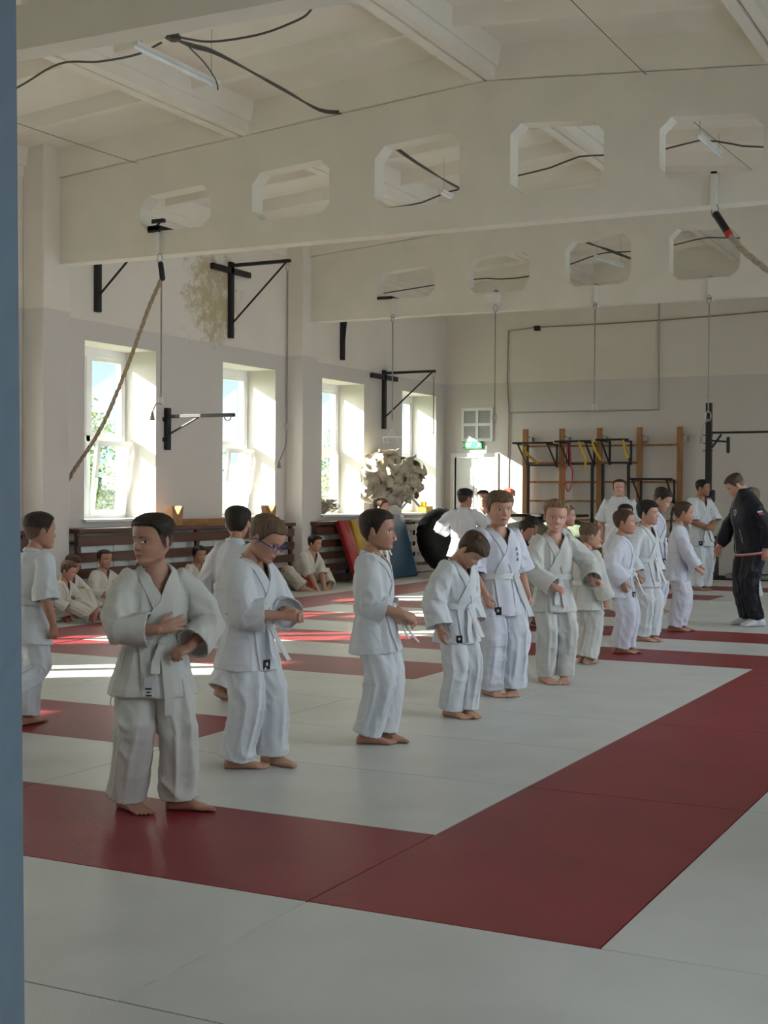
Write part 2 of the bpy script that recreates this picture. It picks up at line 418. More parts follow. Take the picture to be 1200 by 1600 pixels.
# ------------------------------------------------------------------ windows
def glass():
    m = bpy.data.materials.new('window_glass'); m.use_nodes = True; nt = m.node_tree; nt.nodes.clear()
    o = nt.nodes.new('ShaderNodeOutputMaterial'); mx = nt.nodes.new('ShaderNodeMixShader'); t = nt.nodes.new('ShaderNodeBsdfTransparent'); g = nt.nodes.new('ShaderNodeBsdfGlossy')
    t.inputs[0].default_value = (.93,.96,.95,1); g.inputs['Roughness'].default_value = .02; lw = nt.nodes.new('ShaderNodeLayerWeight'); pw = nt.nodes.new('ShaderNodeMath'); pw.operation = 'POWER'; pw.inputs[1].default_value = 4; nt.links.new(lw.outputs['Facing'], pw.inputs[0]); fr = nt.nodes.new('ShaderNodeMath'); fr.operation = 'MULTIPLY_ADD'; fr.inputs[1].default_value = .6; fr.inputs[2].default_value = .03; nt.links.new(pw.outputs[0], fr.inputs[0])
    nt.links.new(fr.outputs[0], mx.inputs[0]); nt.links.new(t.outputs[0], mx.inputs[1]); nt.links.new(g.outputs[0], mx.inputs[2]); nt.links.new(mx.outputs[0], o.inputs[0]); return m
M_glass = glass()
def sash(mb, gl, x, y0, y1, z0, z1, t=.055, d=.05, M=None):
    for lo, hi in (((x-d,y0,z0),(x,y0+t,z1)),((x-d,y1-t,z0),(x,y1,z1)),((x-d,y0+t,z0),(x,y1-t,z0+t)),((x-d,y0+t,z1-t),(x,y1-t,z1))): mb.box(lo, hi, M=M)
    gl.box((x-d*.6,y0+t-.005,z0+t-.005),(x-d*.6+.006,y1-t+.005,z1-t+.005), M=M)
def window(n, y0, y1, tilt=7, x=-10.98, flip=False):
    fr = MB(); gl = MB(); t = .05
    ym = y0 + .655; zt = 2.02
    e = .001
    for lo, hi in (((x-.08,y0+e,WZ0+e),(x,y0+t,WZ1-e)),((x-.08,y1-t,WZ0+e),(x,y1-e,WZ1-e)),((x-.08,y0+t,WZ0+e),(x,y1-t,WZ0+t)),((x-.08,y0+t,WZ1-t-.06),(x,y1-t,WZ1-e)),
                   ((x-.08,ym-.035,WZ0+t),(x,ym+.035,WZ1-t-.06)),((x-.08,y0+t,zt-.035),(x,y1-t,zt+.035))): fr.box(lo, hi)
    root = struct(fr, f'window_{n}', M_pvc)
    top = WZ1 - t - .06
    s = MB(); sash(s, gl, x-.01, y0+t, ym-.035, WZ0+t, zt-.035, .035); sash(s, gl, x-.01, y0+t, ym-.035, zt+.035, top, .035); sash(s, gl, x-.01, ym+.035, y1-t, zt+.035, top, .045)
    s.build('fixed_sash', M_pvc, root)
    s2 = MB(); g2 = MB(); M = Matrix.Translation((x+.01,0,WZ0+t)) @ Matrix.Rotation(rad(tilt), 4, 'Y') @ Matrix.Translation((-x-.01,0,-WZ0-t))
    sash(s2, g2, x+.03, ym+.02, y1-t+.015, WZ0+t-.01, zt-.02, .065, M=M)
    o = s2.build('tilting_sash', M_pvc, root)
    h = MB(); h.box((x+.03, ym+.03, 1.5), (x+.055, ym+.06, 1.53), M=M); h.box((x+.05, ym+.035, 1.40), (x+.065, ym+.055, 1.53), M=M); h.build('window_handle', M_pvc, o)
    gl.build('pane', M_glass, root); g2.build('tilted_pane', M_glass, o)
    s = MB(); s.box((x, y0-.03, WZ0-.03), (XL+.05, y1+.03, WZ0+.004)); s.build('window_sill', M_pvc, root, bevel=.006)
for i, (a, b) in enumerate(WINS): window(i+1, a, b, tilt=(0,0,6,6,7,7,0,0)[i])
for i, (a, b) in enumerate(FILL_WINS):  # frames for the added fill windows, out of view
    fr = MB(); x = XR + .2; t = .06; ym = (a+b)/2
    for lo, hi in (((x,a,WZ0),(x+.07,a+t,WZ1)),((x,b-t,WZ0),(x+.07,b,WZ1)),((x,a,WZ0),(x+.07,b,WZ0+t)),((x,a,WZ1-t),(x+.07,b,WZ1)),((x,ym-.03,WZ0),(x+.07,ym+.03,WZ1)),((x,a,2.0),(x+.07,b,2.06))): fr.box(lo, hi)
    o = struct(fr, f'window_{len(WINS)+i+1}', M_pvc)
    g = MB(); g.box((x+.03,a+t,WZ0+t),(x+.036,b-t,WZ1-t)); g.build('pane', M_glass, o)

# ------------------------------------------------------------------ far doorway
w = MB()
for lo, hi in (((DX0-.07,YB-.03,0),(DX0,YB+.1,DZ+.07)),((DX1,YB-.03,0),(DX1+.07,YB+.1,DZ+.07)),((DX0,YB-.03,DZ),(DX1,YB+.1,DZ+.07))): w.box(lo, hi)
dr = struct(w, 'door_2', M_pvc)
w = MB(); w.box((DX0+.02, YB+.02, .01), (DX0+.44, YB+.07, DZ-.01)); lf = w.build('door_leaf', M_pvc, dr, bevel=.004)
w = MB(); w.box((DX0+.09, YB+.005, 1.1), (DX0+.37, YB+.021, 1.85)); w.box((DX0+.09, YB+.005, .15), (DX0+.37, YB+.021, .95)); w.build('door_panel', M_pvc, lf, bevel=.004)
w = MB(); w.box((DX0+.39, YB-.03, 1.0), (DX0+.41, YB+.02, 1.02)); w.box((DX0+.31, YB-.035, 1.0), (DX0+.41, YB-.02, 1.02)); w.build('door_handle', M_steel, lf)
w = MB(); w.box((-11.4, YB+3.0, -.05), (-7.4, YB+3.1, 3)); w.box((-7.5, YB+.3, -.05), (-7.4, YB+3, 3)); struct(w, 'wall_beyond', M_white)

# hinged grille beside it, exit sign, cable runs
w = MB(); x0, x1, z0, z1 = -10.157, -9.535, 2.33, 2.94; y = YB
vg = empty('ventilation_grille', ((x0+x1)/2, YB, 2.33), 'white four-panel ventilation grille high on the far wall above the exit sign', 'ventilation grille')
def rel(p, q): return tuple(a-b for a, b in zip(p, q))
vo = vg.location.copy()
for lo, hi in (((x0,y-.03,z0),(x0+.05,y,z1)),((x1-.05,y-.03,z0),(x1,y,z1)),((x0+.05,y-.03,z0),(x1-.05,y,z0+.05)),((x0+.05,y-.03,z1-.05),(x1-.05,y,z1)),(((x0+x1)/2-.025,y-.03,z0+.05),((x0+x1)/2+.025,y,z1-.05)),((x0+.05,y-.029,(z0+z1)/2-.025),(x1-.05,y,(z0+z1)/2+.025))): w.box(lo, hi)
w.build('grille_frame', M_white, vg, origin=vo)
w = MB(); M_gs = mat('grille_slats', (.42,.43,.43), .6)
z = z0 + .06
while z < z1 - .06: w.box((x0+.05, y-.02, z), (x1-.05, y-.004, z+.012)); z += .02
w.build('slats', M_gs, vg, origin=vo)
ex = empty('exit_sign', (-9.93, YB, 2.2), 'small green and white EXIT sign over the far doorway', 'exit sign')
w = MB(); w.box((-10.12, YB-.05, 2.20), (-9.74, YB-.0, 2.33)); w.build('sign_box', mat('sign_green', (.05,.40,.14), .4), ex, origin=(-9.93,YB,2.2), bevel=.004)
M_sw = mat('sign_white', (.85,.9,.85), .5)
fc = bpy.data.curves.new('exit_text', 'FONT'); fc.body = 'EXIT'; fc.size = .085; fc.extrude = .001; fc.align_x = 'CENTER'
fo = bpy.data.objects.new('exit_text', fc); COL.objects.link(fo)
dg = bpy.context.evaluated_depsgraph_get(); tm = bpy.data.meshes.new_from_object(fo.evaluated_get(dg)); bpy.data.objects.remove(fo)
tm.materials.clear(); tm.materials.append(M_sw)
to = bpy.data.objects.new('sign_lettering', tm); COL.objects.link(to); to.parent = ex; to.rotation_euler = (PI/2, 0, 0); to.location = (-.10, -.053, .035)
w = MB(); px, pz = .12, .03                     # running figure and arrow pictogram
for a, b in (((0,0),(.02,.03)),((0,.0),(-.03,-.005)),((.02,.03),(.015,.06)),((.015,.055),(.04,.045)),((.015,.055),(-.01,.04)),((.02,.03),(.04,.0))): w.bar((px+a[0], -.053, pz+a[1]), (px+b[0], -.053, pz+b[1]), .009, .004, up=(0,1,0))
w.ball((px+.022,-.053,pz+.072), .009, 8); w.build('running_figure', M_sw, ex)
def pipe(name, pts, r, m, label, cat, group=None):
    w = MB(); w.tube(pts, r, 8, round_=False); return tag(w.build(name, m, origin=pts[0], smooth=True), label, cat, group)
def sag(a, b, d, n=12):
    a, b = V(a), V(b); return [a.lerp(b, i/n) - V((0,0,d*4*(i/n)*(1-i/n))) for i in range(n+1)]
yb = YB - .02
pipe('wall_conduit', [(-6.47,yb,4.7),(-6.46,yb,2.83),(-9.23,yb,2.84),(-9.23,yb,2.88)], .014, mat('conduit_grey',(.42,.41,.40),.6), 'thin pale conduit dropping from the beam and running level across the far wall', 'conduit')
M_rc = mat('reddish_cable', (.36,.27,.24), .7)
pipe('wall_cable', [(-9.24,yb,1.47),(-9.22,yb,2.9),(-9.26,yb,3.4),(-9.24,yb,4.32),(-8.69,yb,4.36)]+sag((-8.69,yb,4.36),(-4.4,yb,4.43),.03)+[(-1,yb,4.5)], .011, M_rc, 'reddish grey cable rising beside the doorway and running high across the far wall', 'cable')
w = MB(); w.box((-9.30,YB-.06,1.36),(-9.16,YB,1.47)); al = tag(w.build('fire_alarm_call_point', mat('alarm_red', (.6,.06,.04), .4), bevel=.01, origin=(-9.23,YB,1.36)), 'small red fire alarm call point at the lower end of the reddish cable', 'alarm button')
w = MB(); w.box((-8.73,YB-.09,4.29),(-8.63,YB,4.38)); cm = tag(w.build('wall_camera', M_black, bevel=.01, origin=(-8.69,YB,4.34)), 'tiny black camera box hanging from the cable high on the far wall', 'camera')
w = MB(); w.cyl((0,-.11,0),(0,-.09,0),.025,12); w.build('lens', M_black, cm)

# ------------------------------------------------------------------ radiator benches (slatted covers)
def cover(y0, y1, label, post):
    t = empty('radiator_cover', (-10.2, (y0+y1)/2, 0), label, 'radiator cover', 'slatted brown radiator covers'); o = t.location.copy(); xf = -10.12
    w = MB(); w.box((XL+.003, y0, .88), (xf+.04, y1, .93)); w.build('top_board', M_brown, t, origin=o, bevel=.006)
    for z in (.80, .61, .43, .25, .08):
        w = MB(); w.box((xf, y0+.01, z-.065), (xf+.022, y1-.01, z+.045)); w.build('slat', M_brown, t, origin=o, bevel=.004)
    ys = [y0+.05] + post + [y1-.05]
    for yy in ys:
        w = MB(); w.box((xf-.045, yy-.035, 0), (xf-.002, yy+.035, .88)); w.build('upright', M_brown, t, origin=o, bevel=.003)
    w = MB(); a = y0+.25
    r = empty('radiator', (-10.35, (y0+y1)/2, .1), label.replace('dark brown slatted radiator cover', 'off-white radiator behind the slats').replace(', behind the blue mat', ''), 'radiator', 'radiators behind the slatted covers'); ro = r.location.copy()
    w.box((-10.42, a, .18), (-10.28, y1-.25, .2)); w.box((-10.42, a, .74), (-10.28, y1-.25, .76)); w.box((-10.36,a+.1,0),(-10.34,a+.14,.2)); w.box((-10.36,y1-.4,0),(-10.34,y1-.36,.2)); w.build('rails', M_white, r, origin=ro)
    w = MB(); yy = a
    while yy < y1-.3: w.box((-10.44, yy, .15), (-10.26, yy+.292, .78)); yy += .30
    w.build('ribs', M_white, r, origin=ro, bevel=.01)
cover(12.2, 17.0, 'dark brown slatted radiator cover under the two nearer windows', [13.4,14.6,15.5,16.15])
cover(17.62, 22.85, 'dark brown slatted radiator cover under the two farther windows, behind the blue mat', [18.7,19.9,21.1,22.0])
cover(6.3, 11.4, 'dark brown slatted radiator cover hidden behind the blue door jamb', [7.6,8.9,10.1])

# things on the benches
def vblock(y, label):
    w = MB(); x0, x1, z0 = -10.26, -10.15, .931
    pr = [(-.10,0),(.10,0),(.125,.25),(.05,.25-.0),(0,.15),(-.05,.25),(-.125,.25)]
    pr = [(-.09,0),(.09,0),(.12,.25),(.09,.25),(.0,.13),(-.09,.25),(-.12,.25)]
    n = len(pr); vs = [(x0, y+a, z0+b) for a, b in pr] + [(x1, y+a, z0+b) for a, b in pr]
    fs = [(i, (i+1) % n, (i+1) % n+n, i+n) for i in range(n)] + [(0,6,5,4),(0,4,1),(1,4,3,2)] + [(n,n+4,n+5,n+6),(n,n+1,n+4),(n+1,n+2,n+3,n+4)]
    w.add(vs, fs); return tag(w.build('notched_wooden_block', M_wood, origin=(-10.19,y,z0), bevel=.004), label, 'wooden block', 'notched wooden blocks on the radiator cover')
vblock(13.6+.6, 'wooden block with a V notch on the radiator cover, left one beside the nearest window')
vblock(16.45, 'sunlit wooden block with a V notch, the one in front of the second window')
w = MB(); w.box((-10.46, 13.75, .931), (-10.27, 17.0, .965)); w.box((-10.44,14.3,.965),(-10.30,16.9,1.01)); tag(w.build('wooden_plank', M_wood, origin=(-10.2,15.4,.935), bevel=.004), 'long honey-coloured wooden plank lying on the nearer radiator cover', 'plank')

# ------------------------------------------------------------------ wall brackets
def bracket(y, zt, zb, reach, label, cross=True, hook=False, brace_z=None):
    t = empty('wall_bracket', (XL, y, zb), label, 'wall bracket', 'black steel wall brackets'); o = t.location.copy()
    w = MB(); w.box((XL+.001, y-.04, zb), (XL+.06, y+.04, zt)); w.build('post', M_black, t, origin=o, bevel=.005)
    if cross: w = MB(); w.box((XL+.002, y-.47, zt-.16), (XL+.06, y+.47, zt-.08)); w.build('cross_plate', M_black, t, origin=o, bevel=.005)
    za = zt - .05 if not hook else zt - .11
    w = MB(); w.bar((XL+.05, y, za), (XL+reach, y, za), .05, .045); w.build('arm', M_black, t, origin=o, bevel=.004)
    bz = brace_z or zb + .2
    w = MB(); w.cyl((XL+.05, y, bz), (XL+reach*(.5 if hook else .94), y, za-.01), .014, 8); w.build('brace', M_black, t, origin=o)
    if hook:
        w = MB(); w.tube([V((XL+reach-.1+.05*math.cos(a), y, za-.02-.05*math.sin(a))) for a in np.linspace(0, PI, 8)], .009, 8); w.build('hook', M_steel, t, origin=o)
        for zz in (zb+.13, zt-.15):
            w = MB(); w.box((XL, y-.07, zz-.025), (XL+.035, y+.07, zz+.025)); w.build('bolt_plate', M_black, t, origin=o)
    return t
bracket(13.0, 4.56, 3.5, 1.0, 'black wall bracket partly hidden behind the nearer beam, above the first window')
bracket(15.87, 4.54, 3.49, .98, 'black T-shaped wall bracket on the stained plaster above the second window')
bracket(14.41, 2.44, 1.9, 1.05, 'low black wall bracket with a hook between the first two windows', cross=False, hook=True)
bracket(19.08, 4.5, 3.48, .14, 'black wall bracket post hidden by the second beam, above the third window', cross=False)
bracket(20.55, 3.44, 2.45, .98, 'black T-shaped wall bracket between the two farthest windows')

# ------------------------------------------------------------------ ropes
def rope_mesh(pts, r, twist=1, n=12, strands=3):
    # twisted rope as one mesh: three strands around the path
    w = MB(); pts = [V(p) for p in pts]; dense = []
    for i in range(len(pts)-1):
        m = max(2, int((pts[i+1]-pts[i]).length / (r*1.6)))
        dense += [pts[i].lerp(pts[i+1], k/m) for k in range(m)]
    dense.append(pts[-1]); s = 0
    for st in range(strands):
        P = []; s = 0
        for i, p in enumerate(dense):
            if i: s += (p-dense[i-1]).length
            t = (dense[min(i+1,len(dense)-1)] - dense[max(0,i-1)]).normalized(); x = t.cross(V((0,1,0.01))).normalized(); z = x.cross(t)
            a = s/(r*5.5)*2*PI*twist/2 + st*2*PI/strands
            P.append(p + (x*math.cos(a)+z*math.sin(a))*r*.48)
        w.tube(P, r*.56, 6, round_=False)
    return w
def curve_pts(ctrl, n=40):
    c = [V(p) for p in ctrl]; out = []
    c = [c[0]*2-c[1]] + c + [c[-1]*2-c[-2]]; seg = len(c)-3
    for s in range(seg):
        for k in range(max(2, n//seg)):
            t = k/max(2, n//seg); p0,p1,p2,p3 = c[s:s+4]
            out.append(.5*((2*p1)+(-p0+p2)*t+(2*p0-5*p1+4*p2-p3)*t*t+(-p0+3*p1-3*p2+p3)*t*t*t))
    out.append(c[-2]); return out
def carabiner(t, c, o, L=.10, m=None):
    w = MB(); c = V(c); P = [c + V((math.cos(a)*L*.26, 0, math.sin(a)*L*.5)) for a in np.linspace(0, 2*PI, 17)]
    w.tube(P, .006, 6, round_=False); w.build('carabiner', m or M_steel, t, origin=o, smooth=True)
def hanging_rope(x, y, ztop_, zbot, label, r=.010, hook=True, tail=None, group='thin ropes hanging from the beams', m=None, strap=True, tilt=0):
    t = empty('hanging_rope', (x, y, ztop_), label, 'rope', group); o = t.location.copy()
    if strap:
        w = MB(); w.box((x-.02,y-.0,3.88),(x+.02,y+.028,4.18)); w.box((x-.02,y,4.162),(x+.02,y+.1,4.18)); w.box((x-.02,y,3.875),(x+.02,y+.1,3.897)); w.build('beam_strap', M_white, t, origin=o)
    z1 = ztop_
    carabiner(t, (x, y, z1-.05), o, .11); z1 -= .1
    P = curve_pts([(x,y,z1),(x+tilt*.5,y,(z1+zbot)/2),(x+tilt,y,zbot+.1)], 14)
    w = rope_mesh(P, r); w.build('cord', m or M_cord, t, origin=o, smooth=True)
    if hook: carabiner(t, (x+tilt, y, zbot+.06), o, .13)
    if tail:
        w = rope_mesh(curve_pts([(x+tilt,y,zbot+.02)]+tail, 20), r*.8); w.build('loose_end', m or M_cord, t, origin=o, smooth=True)
        w = MB(); e = V(tail[-1]); w.loft([(e, (.012,0,0),(0,.012,0)), (e-V((0,0,.09)), (.03,0,0),(0,.03,0))], 10); w.build('knot', M_cord, t, origin=o)
    return t
Y1 = 11.97; Y2 = 17.57
K1 = 11.97/11.75; K2 = 17.57/17.25
def k1(x, y, z): return (x*K1, Y1 + (y - 11.75), 1.34 + (z-1.34)*K1)
def k2(x, y, z): return (x*K2, Y2 + (y - 17.25), 1.34 + (z-1.34)*K2)
# climbing rope pulled aside in front of the first window
t = empty('climbing_rope', (-8.80, Y1, 4.2), 'thick jute climbing rope hung from the nearer beam and pulled aside across the first window', 'climbing rope'); o = t.location.copy()
w = MB(); w.box((-8.95,Y1-.03,4.162),(-8.77,Y1+.27,4.20)); w.box((-8.95,Y1-.03,4.14),(-8.8,Y1-.0,4.21)); w.build('beam_hook', M_black, t, origin=o)
w = MB(); w.box((-8.86,Y1-.02,3.89),(-8.82,Y1+.005,4.16)); w.build('beam_strap', M_white, t, origin=o)
carabiner(t, (-8.80, 11.96, 3.85), o, .12)
w = MB(); w.tube([(-8.79,11.96,3.80),(-8.771,11.97,3.64)], .03, 10); w.build('sleeve', M_black, t, origin=o, smooth=True)
w = rope_mesh(curve_pts([(-8.771,11.97,3.66),(-8.969,12.0,3.349),(-9.288,12.05,2.745),(-9.716,12.15,2.092),(-10.202,12.28,1.626),(-10.33,12.32,1.5),(-10.45,12.34,1.42)], 50), .024); w.build('rope', M_rope, t, origin=o, smooth=True)
def hr(x, zt_, zb_, label, **kw): return hanging_rope(x*K2, Y2, 1.34+(zt_-1.34)*K2, 1.34+(zb_-1.34)*K2, label, **kw)
hanging_rope(-8.80, Y1+.02, 3.79, 2.28, 'thin grey rope hanging straight down from the nearer beam beside the first window', strap=False, tail=[(-8.87,Y1+.03,2.30),(-8.92,Y1+.03,2.22)])
t = empty('climbing_rope', (-2.87, Y1, 4.18), 'thick pale climbing rope with black sleeve, swung from the nearer beam toward the right edge', 'climbing rope'); o = t.location.copy()
w = MB(); w.box((-2.90,Y1-.02,3.85),(-2.85,Y1+.01,4.18)); w.box((-2.90,Y1-.02,4.162),(-2.85,Y1+.1,4.18)); w.build('beam_strap', M_white, t, origin=o)
carabiner(t, k1(-2.81, 11.74, 3.79), o, .12)
w = MB(); w.tube([k1(-2.80,11.74,3.76),k1(-2.70,11.73,3.60)], .034, 10); w.build('sleeve', M_black, t, origin=o, smooth=True)
w = MB(); w.tube([k1(-2.70,11.73,3.60),k1(-2.685,11.73,3.575)], .036, 10); w.build('red_tape', mat('red_tape', (.5,.03,.03), .5), t, origin=o, smooth=True)
w = rope_mesh(curve_pts([k1(*p) for p in [(-2.69,11.73,3.58),(-2.50,11.7,3.37),(-2.2,11.65,3.14),(-1.7,11.55,2.85),(-1.1,11.45,2.62),(-.4,11.35,2.5),(.3,11.25,2.42)]], 60), .028); w.build('rope', mat('pale_rope', (.52,.46,.36), .9, .15, 40, .6, 260), t, origin=o, smooth=True)
hr(-8.66, 3.88, 2.28, 'grey rope carrying a hooked trapeze bar, hung from the farther beam near the windows', hook=False)
t = empty('hook_bar', (-8.82, Y2, 2.17), 'short cream metal bar with small hooks hanging at the end of a rope', 'hook bar'); o = t.location.copy()
w = MB(); w.cyl((-8.98,Y2,2.17),(-8.66,Y2,2.17),.010,8); w.tube([(-8.90,Y2,2.17),(-8.82,Y2,2.29),(-8.76,Y2,2.17)],.006,6); w.build('bar', M_white, t, origin=o)
for xx in (-8.96,-8.90,-8.74,-8.69):
    w = MB(); w.tube([(xx,Y2,2.17),(xx,Y2,2.10),(xx+.015,Y2-.01,2.08),(xx+.03,Y2-.01,2.10)], .005, 6); w.build('hook', M_white, t, origin=o)
w = MB(); w.box((-9.08,Y2+.0,4.162),(-8.85,Y2+.23,4.20)); tag(w.build('beam_hook_plate', M_black, origin=(-8.9,Y2,4.16)), 'black steel plate lying in the opening of the farther beam nearest the windows', 'steel plate')
hr(-7.10, 3.93, 2.33, 'grey rope with a steel carabiner hung from the farther beam before the ventilation grille')
hr(-5.69, 3.88, 2.45, 'thin grey rope with a steel carabiner ending above the middle of the wall bars')
hr(-4.19, 3.88, 2.30, 'grey rope hanging from the farther beam in front of the black rack post', tail=[(-4.33,Y2,2.25),(-4.35,Y2,2.12)])
w = MB(); w.box((-7.37,Y2-.03,4.0),(-7.16,Y2+.025,4.14)); tag(w.build('junction_box', M_white, origin=(-7.27,Y2,4.0), bevel=.006), 'white electrical junction box on the farther beam', 'junction box')
hanging_rope(-9.56, 15.87, 4.45, 2.20, 'thin rope hanging from the T-shaped bracket beside the second window', strap=False, tail=[(-9.58,15.87,2.0),(-9.68,15.87,1.78)], group='ropes on the wall brackets')
hanging_rope(-9.56, 20.57, 3.38, 2.25, 'thin rope hanging from the bracket between the two farthest windows', strap=False, group='ropes on the wall brackets')

# ------------------------------------------------------------------ ceiling lamps and cables
def strip_lamp(a, b, label, hang=.25):
    a, b = V(a), V(b); c = (a+b)/2
    t = empty('strip_lamp', c, label, 'ceiling lamp', 'strip lamps under the roof')
    w = MB(); w.bar(a, b, .055, .03); w.build('housing', M_white, t, origin=c)
    w = MB(); w.tube([a+V((0,0,-.03)), b+V((0,0,-.03))], .018, 8); w.build('lamp_tube', mat('lamp_tube', (.9,.93,.93), .25), t, origin=c, smooth=True)
    for f in (.08, .92):
        p = a.lerp(b, f); w = MB(); w.cyl(p, p+V((0,0,hang)), .003, 6); w.build('hanger_wire', M_steel, t, origin=c)
strip_lamp((-6.425,8.4,4.756),(-6.443,9.55,4.765), 'long white strip lamp hanging between the two nearest beams', .42)
strip_lamp((-3.52,13.95,5.06),(-3.50,14.85,5.05), 'white strip lamp seen through the right opening of the nearer beam', .2)
strip_lamp((-6.50,14.15,4.80),(-6.50,15.1,4.80), 'white strip lamp seen through the middle opening of the nearer beam', .4)
strip_lamp((-6.36,19.25,4.86),(-6.12,19.85,4.80), 'strip lamp seen through the third opening of the farther beam', .4)
def cable(pts, r, label): 
    w = MB(); w.tube(curve_pts(pts, 40), r, 7, round_=False); return tag(w.build('ceiling_cable', M_cable, origin=pts[0], smooth=True), label, 'cable')
cable([(-10.1,9.1,4.45),(-9.0,9.05,4.60),(-8.135,9.0,4.794),(-7.497,8.8,4.857),(-7.041,8.75,4.80),(-6.623,8.7,4.785),(-6.30,8.57,4.79)], .009, 'dark cable sagging from the window side to the cable bundle near the strip lamp')
cable([(-6.12,8.56,4.80),(-5.998,8.8,4.823),(-5.655,8.9,4.852),(-5.37,8.9,4.892),(-5.151,8.85,4.939),(-5.06,8.8,5.1)], .009, 'dark cable running from the bundle toward the roof ridge')
w = MB()
BP = [(-6.189,8.5,4.80),(-6.247,8.9,4.854),(-6.312,9.4,4.942),(-6.52,10.7,5.028),(-6.631,11.6,5.09),(-6.627,12.05,5.165),(-6.60,12.3,5.15),(-6.452,12.8,4.99),(-6.625,14.0,5.04),(-6.825,15.4,5.104),(-6.75,17.0,5.12),(-6.6,17.7,5.165),(-6.195,18.2,4.90),(-6.049,18.9,4.86),(-5.93,19.6,4.85),(-5.8,21,4.85)]
for k, (dx, dz) in enumerate(((0,0),(.016,.010),(.008,-.014))):
    w.tube(curve_pts([(p[0]+dx*(1 if i%2 else -1), p[1], p[2]+dz*(1 if i%3 else -1)*.8) for i, p in enumerate(BP)], 90), .009, 6, round_=False)
tag(w.build('cable_bundle', M_cable, origin=(-6.2,8.6,4.8), smooth=True), 'thick twisted bundle of dark cables running lengthwise under the roof', 'cable bundle')
w = MB(); w.tube(curve_pts([(-6.24,8.85,4.83),(-6.30,9.15,4.80),(-6.36,9.40,4.74),(-6.42,9.52,4.70),(-6.44,9.53,4.78)], 20), .006, 6); tag(w.build('lamp_cable', M_cable, origin=(-6.2,8.7,4.8), smooth=True), 'looping dark lamp lead dropping from the bundle to the end of the nearest strip lamp', 'cable')
w = MB(); w.ball((-6.20,8.60,4.82), (.06,.05,.03), 16); w.box((-6.24,8.55,4.80),(-6.17,8.62,4.86)); tag(w.build('cable_joint', M_cable, origin=(-6.2,8.6,4.8), smooth=True), 'lumpy dark cable joint where the cables meet beside the nearest strip lamp', 'cable joint')
def wire(a, b, label, s=.02): return pipe('tension_wire', sag(a, b, s), .003, M_cable, label, 'wire', 'thin wires along the roof')
wire((-8.40,7.5,4.60),(-9.14,12.0,4.915), 'thin dark wire under the roof near the window wall', .01)
wire((-2.95,7.2,4.55),(-3.50,12.02,5.12), 'thin dark wire under the roof at the upper right', .01)
wire((-3.56,12.2,5.12),(-3.30,17.6,5.08), 'thin dark wire seen through the right opening of the nearer beam', .01)
cable([(-10.4,14.6,4.60),(-8.4,14.5,4.72),(-7.406,14.5,4.74),(-6.901,14.5,4.77),(-6.572,14.5,4.861),(-5.73,14.5,4.961),(-5.317,14.5,5.013),(-4.98,14.5,5.10),(-4.686,14.5,5.085),(-4.007,14.5,5.08),(-3.628,14.5,5.13),(-3.289,14.5,5.052),(-2.951,14.5,4.982),(-1.5,14.5,4.85),(.36,14.5,4.65)], .010, 'dark cable sagging across the hall between the nearer and farther beam')
cable([(-10.4,19.6,4.55),(-8.448,19.5,4.682),(-7.967,19.5,4.66),(-7.497,19.5,4.668),(-6.885,19.5,4.789),(-6.339,19.5,4.93),(-5.91,19.5,4.926),(-5.302,19.5,4.964),(-4.82,19.5,5.036),(-4.321,19.5,4.996),(-2,19.5,4.8),(.36,19.5,4.6)], .010, 'dark cable sagging across the hall beyond the farther beam')

# ------------------------------------------------------------------ wall bars
wb = empty('wall_bars', (-7.5, YB-.1, 0), 'wooden climbing wall bars with five posts on the far wall', 'wall bars'); wo = wb.location.copy()
PX = [-8.86,-8.17,-7.48,-6.76,-6.06]
for px in PX:
    w = MB(); w.box((px-.05, YB-.14, 0), (px+.05, YB-.10, 2.53)); w.box((px-.05, YB-.10, 2.3), (px+.05, YB, 2.4)); w.build('post', M_wood, wb, origin=wo, bevel=.006)
    w = MB(); w.box((px+.05, YB-.12, 2.28), (px+.12, YB-.0, 2.38)); w.build('wall_plate', M_steel, wb, origin=wo)
for i in range(4):
    for k, z in enumerate((2.22,1.92,1.585,1.25,.925,.58,.27)):
        if i == 3 and k == 1: continue
        w = MB(); w.cyl((PX[i]+.05, YB-.12, z), (PX[i+1]-.05, YB-.12, z), .019, 10); w.build('rung', M_wood, wb, origin=wo, smooth=True)
M_yel = mat('yellow_strap', (.65,.45,.03), .7)
def dipbar(x0, x1, z, label, out=.52):
    t = empty('pull_up_attachment', ((x0+x1)/2, YB-.16, z), label, 'pull-up attachment', 'black pull-up attachments hooked on the wall bars'); o = t.location.copy(); y = YB-.16
    for x in (x0, x1):
        w = MB(); w.bar((x,y,z),(x,y-out,z),.026); w.bar((x,y,z+.02),(x,y,z-.40),.032); w.bar((x,y-.02,z-.37),(x,y-out*.9,z-.02),.022); w.build('side_bracket', M_black, t, origin=o)
    w = MB(); w.cyl((x0-.10,y-out+.03,z+.02),(x1+.10,y-out+.03,z+.02),.018,10); w.build('grip_bar', M_black, t, origin=o, smooth=True)
    w = MB(); w.bar((x0,y-.01,z-.36),(x1,y-.01,z-.36),.02,.03); w.build('lower_bar', M_black, t, origin=o)
dipbar(-8.80, -8.25, 2.24, 'black pull-up attachment hooked on the leftmost bay of the wall bars')
dipbar(-8.02, -7.56, 2.26, 'black pull-up attachment with yellow straps on the second bay of the wall bars')
dipbar(-7.28, -6.90, 2.28, 'black pull-up attachment with a yellow strap on the third bay of the wall bars')
dipbar(-6.72, -6.14, 1.61, 'black dip attachment hooked lower on the rightmost bay of the wall bars')
